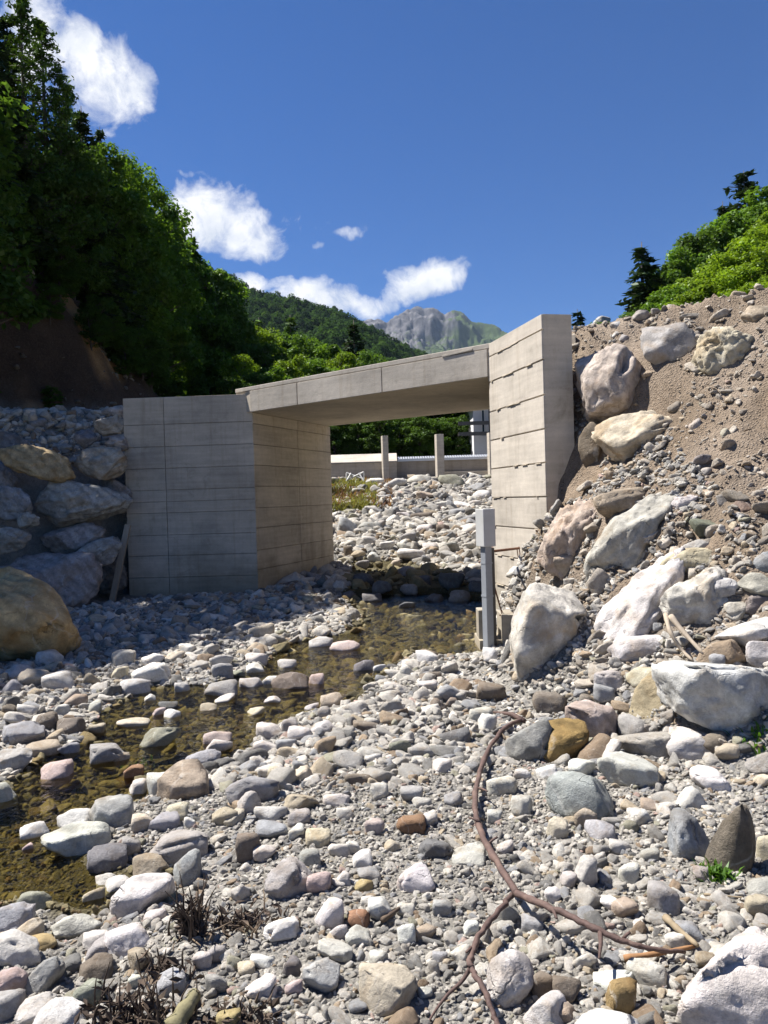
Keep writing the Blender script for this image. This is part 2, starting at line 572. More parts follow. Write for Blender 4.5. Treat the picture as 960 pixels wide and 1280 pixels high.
def mat_simple(name, col, rough=0.8, nscale=20, amt=0.5, bump=0.3, bdist=0.01, metal=0.0, stretch=(1, 1, 1), col2=None, thr=(0.5, 0.65)):
    m, t = new_mat(name)
    co = t.mapping(t.coord('Object'), stretch)
    n1 = t.noise(co, nscale, 6, 0.65)
    n2_ = t.noise(co, nscale * 0.2, 4, 0.6)
    f = t.math('ADD', 1.0, t.math('ADD', t.math('MULTIPLY', t.math('SUBTRACT', n1, 0.5), amt), t.math('MULTIPLY', t.math('SUBTRACT', n2_, 0.5), amt)))
    c = t.vmath('SCALE', col, s=f)
    if col2:
        c = t.mix(t.mapr(n2_, thr[0], thr[1], 0, 0.8), c, col2)
    t.out(principled(t, c, rough, t.bump(n1, bump, bdist), metal))
    return m


M['bark'] = mat_simple('bark', (0.10, 0.085, 0.07), 0.9, 14, 0.8, 0.6, 0.03, stretch=(1, 1, 0.25))
M['branch'] = mat_simple('bare branch bark', (0.10, 0.064, 0.055), 0.75, 60, 0.9, 0.7, 0.006, col2=(0.15, 0.10, 0.08))
M['wood_orange'] = mat_simple('peeled orange wood', (0.28, 0.15, 0.07), 0.8, 50, 0.6, 0.5, 0.004)
M['wood_grey'] = mat_simple('weathered grey wood', (0.36, 0.30, 0.23), 0.85, 40, 0.6, 0.5, 0.006, stretch=(1, 1, 0.12))
M['wood_olive'] = mat_simple('mossy driftwood', (0.20, 0.18, 0.10), 0.85, 40, 0.8, 0.6, 0.006, col2=(0.30, 0.26, 0.17))
M['dead'] = mat_simple('dead plant', (0.085, 0.062, 0.047), 0.9, 30, 0.9, 0.5, 0.005, col2=(0.19, 0.14, 0.09))
M['dry'] = mat_simple('dry stems', (0.24, 0.19, 0.125), 0.9, 30, 0.8, 0.4, 0.004)
M['steel'] = mat_simple('galvanised steel', (0.30, 0.32, 0.35), 0.55, 30, 0.25, 0.1, 0.002, 0.35)
M['steel_dark'] = mat_simple('dark steel', (0.11, 0.105, 0.10), 0.6, 30, 0.4, 0.2, 0.002, 0.3)
M['cover'] = mat_simple('painted cover', (0.46, 0.46, 0.45), 0.6, 12, 0.12, 0.05, 0.001, col2=(0.40, 0.40, 0.38))
M['rust'] = mat_simple('rusty iron', (0.16, 0.075, 0.045), 0.85, 60, 0.9, 0.4, 0.002, 0.2)
M['white_paint'] = mat_simple('white painted wood', (0.75, 0.74, 0.70), 0.7, 20, 0.15, 0.1, 0.002)
M['plaster'] = mat_simple('white plaster', (0.66, 0.66, 0.68), 0.9, 6, 0.12, 0.1, 0.003)
M['roof'] = mat_simple('grey roof sheet', (0.16, 0.15, 0.15), 0.7, 6, 0.2, 0.1, 0.003)
M['glass'] = mat_simple('dark window glass', (0.02, 0.025, 0.03), 0.08, 3, 0.2, 0.0, 0.001)
M['grate'] = mat_simple('silver steel', (0.62, 0.63, 0.64), 0.38, 20, 0.2, 0.1, 0.002, 0.6)
M['far_rock'] = None


def mat_water():
    m, t = new_mat('clear stream water')
    geo = t.n('ShaderNodeNewGeometry')
    p = geo.outputs['Position']
    a = t.noise(t.mapping(p, (1, 0.8, 1)), 5.5, 4, 0.6, 0.4)
    b = t.noise(t.mapping(p, (1, 0.75, 1)), 22, 3, 0.55, 0.8)
    nb = t.bump(t.math('ADD', t.math('MULTIPLY', a, 1.0), t.math('MULTIPLY', b, 0.6)), 0.6, 0.045)
    tr = t.n('ShaderNodeBsdfTransparent')
    tr.inputs[0].default_value = (0.74, 0.70, 0.48, 1)
    gl = t.n('ShaderNodeBsdfGlossy')
    gl.inputs['Roughness'].default_value = 0.03
    t.put(gl.inputs['Normal'], nb)
    fr = t.n('ShaderNodeFresnel')
    fr.inputs['IOR'].default_value = 1.33
    t.put(fr.inputs['Normal'], nb)
    mx = t.n('ShaderNodeMixShader')
    t.put(mx.inputs[0], t.math('MULTIPLY', fr.outputs[0], 0.95))
    t.t.links.new(tr.outputs[0], mx.inputs[1])
    t.t.links.new(gl.outputs[0], mx.inputs[2])
    t.out(mx.outputs[0])
    return m


M['water'] = mat_water()


# ------------------------------------------------------------------ object helpers
WL = {}


def wloc(o):
    return WL.get(o.name, np.zeros(3)) if o is not None else np.zeros(3)


def tag(o, label=None, cat=None, group=None, kind=None):
    if label:
        o['label'] = label
    if cat:
        o['category'] = cat
    if group:
        o['group'] = group
    if kind:
        o['kind'] = kind
    return o


def empty(name, loc, label, cat, group=None):
    o = bpy.data.objects.new(name, None)
    COL.objects.link(o)
    o.location = loc
    o.empty_display_size = 0.2
    WL[o.name] = np.array(loc, float)
    return tag(o, label, cat, group)


def mesh_np(name, V, Fq, smooth=True):
    """mesh from an (N,3) vertex array and an (M,k) face array (or a list of faces)"""
    me = bpy.data.meshes.new(name)
    V = np.asarray(V, np.float32)
    if isinstance(Fq, np.ndarray):
        k = Fq.shape[1]
        me.vertices.add(len(V))
        me.vertices.foreach_set('co', V.ravel())
        me.loops.add(Fq.size)
        me.loops.foreach_set('vertex_index', Fq.astype(np.int32).ravel())
        me.polygons.add(len(Fq))
        me.polygons.foreach_set('loop_start', np.arange(0, Fq.size, k, dtype=np.int32))
        me.polygons.foreach_set('loop_total', np.full(len(Fq), k, np.int32))
        if smooth:
            me.polygons.foreach_set('use_smooth', np.ones(len(Fq), bool))
        me.update(calc_edges=True)
    else:
        me.from_pydata(V.tolist(), [], [list(map(int, f)) for f in Fq])
        if smooth:
            me.polygons.foreach_set('use_smooth', np.ones(len(Fq), bool))
        me.update()
    return me


def obj(name, me, mat, parent=None, loc=None):
    o = bpy.data.objects.new(name, me)
    COL.objects.link(o)
    if mat is not None and not me.materials:
        me.materials.append(mat)
    wl = np.array(loc if loc is not None else (0, 0, 0), float)
    if parent is not None:
        o.parent = parent
        o.location = wl - wloc(parent)
    else:
        o.location = wl
    WL[o.name] = wl
    return o


class MB:
    """collects simple solids given in world coordinates, builds ONE mesh object"""

    def __init__(self):
        self.V, self.F = [], []

    def add(self, V, F):
        b = len(self.V)
        self.V += [tuple(map(float, v)) for v in V]
        self.F += [[b + i for i in f] for f in F]
        return self

    def prism(self, poly, z0, z1, top=None):
        """vertical prism over a ground polygon"""
        n = len(poly)
        a = sum(poly[i][0] * poly[(i + 1) % n][1] - poly[(i + 1) % n][0] * poly[i][1] for i in range(n))
        if a < 0:
            poly = poly[::-1]
        V = [(x, y, z0) for x, y in poly] + [(x, y, z1) for x, y in poly]
        Fs = [list(range(n))[::-1], list(range(n, 2 * n))] + [[i, (i + 1) % n, n + (i + 1) % n, n + i] for i in range(n)]
        return self.add(V, Fs)

    def box(self, c, ax, ay, az):
        """box from a centre and three half-axis vectors"""
        c, ax, ay, az = (np.asarray(q, float) for q in (c, ax, ay, az))
        V = [c + i * ax + j * ay + k * az for k in (-1, 1) for j in (-1, 1) for i in (-1, 1)]
        Fs = [[0, 2, 3, 1], [4, 5, 7, 6], [0, 1, 5, 4], [2, 6, 7, 3], [0, 4, 6, 2], [1, 3, 7, 5]]
        if np.dot(np.cross(ax, ay), az) < 0:
            Fs = [f[::-1] for f in Fs]
        return self.add(V, Fs)

    def tube(self, pts, radii, sides=8, cap=True):
        pts = [np.asarray(p, float) for p in pts]
        n = len(pts)
        V, Fs = [], []
        up = np.array([0.31, 0.22, 0.93])
        for i, p in enumerate(pts):
            d = pts[min(i + 1, n - 1)] - pts[max(i - 1, 0)]
            d = d / (np.linalg.norm(d) + 1e-9)
            a = np.cross(d, up)
            if np.linalg.norm(a) < 0.1:
                a = np.cross(d, (1, 0, 0))
            a /= np.linalg.norm(a)
            b = np.cross(d, a)
            r = radii[i] if hasattr(radii, '__len__') else radii
            for k in range(sides):
                w_ = 2 * math.pi * k / sides
                V.append(p + r * (math.cos(w_) * a + math.sin(w_) * b))
        for i in range(n - 1):
            for k in range(sides):
                k2 = (k + 1) % sides
                Fs.append([i * sides + k, (i + 1) * sides + k, (i + 1) * sides + k2, i * sides + k2])
        if cap:
            Fs.append(list(range(sides)))
            Fs.append([(n - 1) * sides + k for k in range(sides)][::-1])
        return self.add(V, Fs)

    def build(self, name, mat, parent=None, loc=None, smooth=False, bevel=0.0):
        V = np.array(self.V)
        if loc is None:
            loc = wloc(parent) if parent is not None else np.array([V[:, 0].mean(), V[:, 1].mean(), V[:, 2].min()])
        me = mesh_np(name, V - np.asarray(loc, float), self.F, smooth)
        if bevel:
            bm = bmesh.new()
            bm.from_mesh(me)
            ed = [e for e in bm.edges if len(e.link_faces) == 2 and e.calc_face_angle(0) > 0.6]
            bmesh.ops.bevel(bm, geom=ed, offset=bevel, segments=2, affect='EDGES', profile=0.6)
            bm.to_mesh(me)
            bm.free()
        return obj(name, me, mat, parent, loc)


def knotty(r0, r1, n, seed):
    g = np.random.default_rng(seed)
    r = np.linspace(r0, r1, n) * (1 + g.normal(0, 0.055, n))
    for k in g.integers(1, n - 1, max(2, n // 8)):
        r[k] *= 1.28
    return r


def crook(P, amp, seed):
    g = np.random.default_rng(seed)
    return [p + g.normal(0, amp, 3) * np.array([1, 1, 0.5]) * (0 < i < len(P) - 1) for i, p in enumerate(P)]


def spline(pts, n=6):
    """smooth a polyline (Catmull-Rom)"""
    P = [np.asarray(p, float) for p in pts]
    P = [2 * P[0] - P[1]] + P + [2 * P[-1] - P[-2]]
    o = []
    for i in range(1, len(P) - 2):
        for k in range(n):
            t = k / n
            o.append(0.5 * ((2 * P[i]) + (P[i + 1] - P[i - 1]) * t + (2 * P[i - 1] - 5 * P[i] + 4 * P[i + 1] - P[i + 2]) * t * t
                            + (3 * P[i] - P[i - 1] - 3 * P[i + 1] + P[i + 2]) * t ** 3))
    o.append(P[-2])
    return o


# ------------------------------------------------------------------ ground sheet and water
def axis(lo, hi, fine_lo, fine_hi, step, growth):
    a = list(np.arange(fine_lo, fine_hi + 1e-6, step))
    s = step
    while a[-1] < hi:
        s *= growth
        a.append(a[-1] + s)
    s = step
    b = []
    c = fine_lo
    while c > lo:
        s *= growth
        c -= s
        b.append(c)
    return np.array(b[::-1] + a)


gx = axis(-5200, 5200, -8.0, 7.0, 0.07, 1.04)
gy = axis(-300, 6500, 1.4, 17.0, 0.07, 1.03)
GX, GY = np.meshgrid(gx, gy)
GZ, DW, ZR, ZC, TT, SS, EE = terrain(GX, GY, True, True)
GV = np.stack([GX, GY, GZ], -1).reshape(-1, 3)
nx, ny = len(gx), len(gy)
idx = np.arange(nx * ny).reshape(ny, nx)
GF = np.stack([idx[:-1, :-1], idx[:-1, 1:], idx[1:, 1:], idx[1:, :-1]], -1).reshape(-1, 4)
gme = mesh_np('ground', GV, GF)
# soil colours: grey river sand, brown fill earth, ochre cliff clay, dark forest floor
colr = np.zeros((ny, nx, 3)) + np.array([0.33, 0.31, 0.275])
patch = n2(GX, GY, 0.9, 4, 61)
colr += (0.03 * patch)[..., None]
wet = sstep(0.12, -0.02, DW)[..., None]
colr = colr * (1 - wet) + np.array([0.13, 0.11, 0.055]) * wet
brown = np.array([0.305, 0.24, 0.18]) + (0.045 * n2(GX, GY, 1.4, 4, 62))[..., None]
fr_ = (sstep(0.2, 1.0, np.where(ZR, GZ - zs(GY), 0)))[..., None]
colr = colr * (1 - fr_) + brown * fr_
clay = np.array([0.10, 0.064, 0.042]) + (sstep(0.0, 0.55, n2(GX, GY, 0.5, 5, 63)) * 2.0)[..., None] * np.array([0.25, 0.135, 0.05])
fc = np.where(ZC, sstep(-0.2, 0.5, TT), 0)[..., None]
colr = colr * (1 - fc) + clay * fc
floor_ = np.array([0.045, 0.055, 0.022])
ff = np.where(ZC, sstep(3.0, 4.5, TT), 0)[..., None]
ff = np.maximum(ff, sstep(34, 46, GY)[..., None])
ff = np.maximum(ff, np.where(GX > 10.5, sstep(10.5, 13, GX), 0)[..., None])
colr = colr * (1 - ff) + floor_ * ff
att = gme.attributes.new('soil', 'FLOAT_COLOR', 'POINT')
att.data.foreach_set('color', np.concatenate([np.clip(colr, 0.01, 1), np.ones((ny, nx, 1))], -1).astype(np.float32).ravel())
tag(obj('ground', gme, M['ground']), kind='structure')

wx = np.arange(-10, 4.01, 0.25)
wy = np.arange(0.4, 17.2, 0.25)
WX, WY = np.meshgrid(wx, wy)
WZ = zs(np.minimum(WY, 13.5)) + 0.0
widx = np.arange(WX.size).reshape(WX.shape)
wme = mesh_np('stream_water', np.stack([WX, WY, WZ], -1).reshape(-1, 3), np.stack([widx[:-1, :-1], widx[:-1, 1:], widx[1:, 1:], widx[1:, :-1]], -1).reshape(-1, 4))
tag(obj('stream_water', wme, M['water']), kind='structure')


# ------------------------------------------------------------------ far hill and mountain
def relief(name, crest, D, Dnear, zfoot, nu, nr, rough, seed, mat, back=1.25, exp=1.0, ridged=False):
    cp = np.array(crest, float)
    us = np.linspace(cp[0, 0], cp[-1, 0], nu)
    vs = np.interp(us, cp[:, 0], cp[:, 1])
    rs = np.concatenate([np.linspace(Dnear, D, nr), np.linspace(D, D * back, nr // 3)[1:]])
    V = np.zeros((len(rs), nu, 3))
    for j, (u_, v_) in enumerate(zip(us, vs)):
        c = at(u_, v_, D)
        for i, r_ in enumerate(rs):
            k = (r_ - Dnear) / (D - Dnear)
            h = (k ** exp if k <= 1 else max(0.0, 1 - 0.9 * (r_ - D) / (D * back - D)))
            V[i, j] = (c[0] * r_ / D, c[1] * r_ / D, zfoot + (c[2] - zfoot) * h)
    K = (rs[:, None] - Dnear) / (D - Dnear) + 0 * us[None]
    nz = fbm(np.stack([V[..., 0] / rough[1], V[..., 1] / rough[1], 0 * K], -1), 6, seed, 0.55)
    if ridged:
        nz = 0.8 - 1.8 * np.abs(nz)
        fi = fbm(np.stack([V[..., 0] / 80.0, V[..., 1] / 170.0, 0 * K + 3.3], -1), 5, seed + 9, 0.62)   # gullies run down the face
        nz = nz + 0.24 * (0.5 - np.abs(fi) * 1.6) * np.clip((1.0 - K) * 5, 0.12, 1)
    V[..., 2] += rough[0] * nz * np.clip(4 * K * np.clip(1.12 - K, 0, 1), 0.0, 1) + rough[0] * 0.05 * nz * (K > 0.85)
    ix = np.arange(len(rs) * nu).reshape(len(rs), nu)
    Fq = np.stack([ix[:-1, :-1], ix[:-1, 1:], ix[1:, 1:], ix[1:, :-1]], -1).reshape(-1, 4)
    me = mesh_np(name, V.reshape(-1, 3), Fq)
    return tag(obj(name, me, mat), kind='structure'), V


def mat_mountain():
    m, t = new_mat('mountain rock and grass')
    geo = t.n('ShaderNodeNewGeometry')
    p = geo.outputs['Position']
    sp = t.n('ShaderNodeSeparateXYZ')
    t.put(sp.inputs[0], p)
    sn = t.n('ShaderNodeSeparateXYZ')
    t.put(sn.inputs[0], geo.outputs['True Normal'])
    n1 = t.noise(p, 0.006, 8, 0.65)
    n2_ = t.noise(t.mapping(p, (1, 1, 0.3)), 0.03, 6, 0.7)
    rock = t.mix(t.mapr(n2_, 0.35, 0.65, 0, 1), (0.045, 0.046, 0.055), (0.15, 0.145, 0.15))
    grass = t.mix(n1, (0.030, 0.050, 0.018), (0.060, 0.085, 0.028))
    # bare crags on the steep western summit, grass on the gentler eastern flank
    k = t.math('ADD', t.math('MULTIPLY', t.math('SUBTRACT', n1, 0.5), 2.2), t.mapr(sp.outputs[0], 130, 330, 0.45, -0.6))
    k = t.math('ADD', k, t.mapr(sp.outputs[2], 480, 780, -0.5, 0.6))
    k = t.math('ADD', k, t.mapr(sn.outputs[2], 0.55, 0.85, 0.3, -0.3))
    t.out(principled(t, t.mix(t.mapr(k, -0.1, 0.25, 0, 1), grass, rock), 0.95, spec=0.1))
    return m


M['mountain'] = mat_mountain()
M['hillside'] = mat_simple('wooded hillside soil', (0.03, 0.045, 0.016), 0.95, 0.05, 0.6, 0.0, 0.1)
relief('mountain', [(380, 425), (430, 408), (455, 399), (464, 395), (472, 394), (482, 398), (492, 391), (500, 388), (508, 386), (520, 385.5), (530, 389), (541, 387.5), (548, 391),
                    (556, 396), (562, 392.5), (568, 391), (576, 395), (588, 402), (602, 406), (618, 412), (634, 419), (680, 432), (760, 450)],
       3300, 1750, 120, 420, 150, (46, 230), 3, M['mountain'], 1.25, 1.25, True)
hill_o, HV = relief('hill', [(120, 330), (220, 332), (270, 348), (292, 356), (318, 372), (345, 377), (372, 383), (398, 387), (420, 384), (440, 388), (462, 402), (485, 418), (515, 436), (560, 458), (640, 480), (720, 500)],
                    620, 230, 4, 90, 60, (16, 110), 8, M['hillside'], 1.3, 0.9)

# ------------------------------------------------------------------ rocks
ICO = {}
for k in (2, 3, 4, 5):
    bm = bmesh.new()
    bmesh.ops.create_icosphere(bm, subdivisions=k, radius=1.0)
    bm.verts.ensure_lookup_table()
    ICO[k] = (np.array([v.co[:] for v in bm.verts]), np.array([[v.index for v in f.verts] for f in bm.faces]))
    bm.free()


def rock_shape(seed, sub=3, planes=12, p=9, rough=0.06, freq=1.6, flat=1.0):
    """unit rock: the soft meeting of random planes, roughened by noise"""
    g = np.random.default_rng(seed)
    D, Fc = ICO[sub]
    n = g.normal(size=(planes, 3))
    n /= np.linalg.norm(n, axis=1)[:, None]
    dist = g.uniform(0.60 if sub < 4 else 0.52, 1.0, planes)
    n = np.concatenate([n, np.eye(3), -np.eye(3)])
    dist = np.concatenate([dist, np.full(6, 1.0)])
    dots = np.maximum(D @ n.T, 0) / dist
    r = (dots ** p).sum(1) ** (-1.0 / p)
    off = g.uniform(0, 50, 3)
    oc = 3 if sub <= 3 else 5
    r = r * (1 + rough * fbm(D * freq + off, oc, int(seed) % 97, 0.55))
    V = D * r[:, None]
    if sub >= 4:
        # chipped facets, bedding steps and cracks
        n3_ = g.normal(size=(44, 3))
        n3_ /= np.linalg.norm(n3_, axis=1)[:, None]
        d3 = (V @ n3_.T).max(0) * g.uniform(0.78, 1.0, 44)
        over = np.maximum(V @ n3_.T - d3, 0)
        V = V - (over[:, :, None] * n3_[None] * 0.6).sum(1)
        ax_ = n3_[0]
        st_ = V @ ax_ * 5 + 0.8 * fbm(V * 1.3 + off, 3, int(seed) % 71)
        V = V * (1 + rough * 0.35 * (np.abs((st_ % 1) - 0.5) * 2 - 0.5))[:, None]
        V = V * (1 + rough * 0.22 * fbm(V * 7 + off, 3, int(seed) % 61))[:, None]
        if sub >= 5:
            V = V * (1 + 0.016 * fbm(V * 13 + off, 3, int(seed) % 53))[:, None]
        rid = 1 - np.abs(fbm(V * 1.4 + off[::-1], 3, int(seed) % 89 + 5))
        V = V * (1 - 0.9 * rough * np.clip(rid - 0.86, 0, 1)[:, None] * 3)
    return V, Fc


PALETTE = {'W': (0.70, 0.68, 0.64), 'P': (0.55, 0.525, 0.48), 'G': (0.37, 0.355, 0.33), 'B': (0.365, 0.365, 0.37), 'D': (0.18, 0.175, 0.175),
           'N': (0.215, 0.18, 0.145), 'T': (0.39, 0.33, 0.255), 'C': (0.54, 0.48, 0.375), 'K': (0.52, 0.42, 0.39), 'R': (0.30, 0.18, 0.11),
           'Y': (0.46, 0.36, 0.19), 'O': (0.27, 0.275, 0.215), 'U': (0.30, 0.215, 0.105)}
CNAME = {'W': 'white', 'P': 'pale grey', 'G': 'grey', 'B': 'bluish grey', 'D': 'dark grey', 'N': 'brown', 'T': 'tan', 'C': 'cream', 'K': 'pink',
         'R': 'rust brown', 'Y': 'yellowish', 'O': 'greenish grey', 'U': 'golden brown'}
FOOT = []     # footprints of placed stones (x, y, rx, ry)


def fit_rock(name, box, mode, col, seed, sub=3, planes=12, p=9, rough=0.06, tilt=0.0, depth=None, mat=None, push=0.25, dscale=0.85, dmin=0.8, freq=1.6, jitter=0.06, taper=0.0):
    x0, y0, x1, y1 = box
    cx, cy, wpx, hpx = (x0 + x1) / 2, (y0 + y1) / 2, x1 - x0, y1 - y0
    V, Fc = rock_shape(seed, sub, planes, p, rough, freq)
    g = np.random.default_rng(seed + 1)
    a = math.radians(tilt)
    v = ray(cx, cy)
    fh = np.array([v[0], v[1], 0.0])
    fh /= np.linalg.norm(fh)
    if mode == 'bed':
        rt = np.array([fh[1], -fh[0], 0.0])
        up = np.array([0, 0, 1.0])
        fw = fh
        P0, d0 = hit(cx, y1, dmin)
        th = math.atan2(-v[2], math.hypot(v[0], v[1]))
        W, H = wpx * d0 / F, hpx * d0 / F
        b = min(dscale * W / 2, 0.72 * (H / 2) / max(math.sin(th), 0.05))
        b = max(b, 0.3 * W)
        c = math.sqrt(max((H / 2) ** 2 - (b * math.sin(th)) ** 2, (0.33 * H) ** 2)) / math.cos(th)
        c = max(c, 0.22 * W)
        dd = np.linspace(max(0.7, d0 - 0.3), d0 + 3 * b + 0.6, 400)
        Q = np.array(CAM)[None] + v[None] * dd[:, None]
        ok = Q[:, 2] - surf(Q[:, 0], Q[:, 1]) < 0.42 * c
        k = int(np.argmax(ok)) if ok.any() else 0
        C, d = Q[k], dd[k]
    else:
        rt, up, fw = CRIGHT, CUP, CFWD
        if depth is None:
            C, d = hit(cx, cy, dmin)
            W, H = wpx * d / F, hpx * d / F
            d = d + push * min(W, H) * 0.5
        else:
            d = depth
        C = at(cx, cy, d)
        W, H = wpx * d / F, hpx * d / F
        b, c = dscale * min(W, H) / 2, H / 2
        if mode == 'embed':
            b = dscale * (0.5 * W + 0.5 * H) / 2
    A = W / 2
    # turn in the picture plane for tilted slabs, then fit the outline to its size
    L = V.copy()
    if taper:
        zn = (L[:, 2] - L[:, 2].min()) / (L[:, 2].max() - L[:, 2].min())
        L[:, 0] *= 1 - taper * zn ** 1.3
    if tilt:
        ca, sa = math.cos(a), math.sin(a)
        L = np.stack([L[:, 0] * 1.0, L[:, 1], L[:, 2] * 0.45], -1)
        L = np.stack([ca * L[:, 0] - sa * L[:, 2], L[:, 1], sa * L[:, 0] + ca * L[:, 2]], -1)
    ext = lambda q: (q.max() - q.min()) / 2
    L[:, 0] *= A / ext(L[:, 0])
    L[:, 1] *= b / ext(L[:, 1])
    L[:, 2] *= c / ext(L[:, 2])
    Wd = L[:, :1] * rt + L[:, 1:2] * fw + L[:, 2:3] * up
    for _ in range(2):
        ph = Wd @ CUP
        s_ = (hpx * d / F / 2) / ext(ph)
        L[:, 2] *= s_
        if mode == 'bed':
            L[:, 1] *= min(1.0, s_) if s_ < 1 else 1.0
        Wd = L[:, :1] * rt + L[:, 1:2] * fw + L[:, 2:3] * up
    mid = np.array([(Wd @ q).max() + (Wd @ q).min() for q in (CRIGHT, CUP)]) / 2
    Wd = Wd - mid[0] * CRIGHT - mid[1] * CUP
    me = mesh_np(name, Wd, Fc)
    o = obj(name, me, mat or M['stone'], None, C)
    j = 1 + g.uniform(-jitter, jitter)
    hue = 1 + g.uniform(-0.03, 0.03, 3)
    if mode == 'embed':
        j *= 0.90
    cc = np.array(PALETTE[col] if isinstance(col, str) else col) * j * hue
    o.color = (*cc, 1)
    FOOT.append((C[0], C[1], max(A, 0.02), max(b, 0.02), C[2]))
    return o


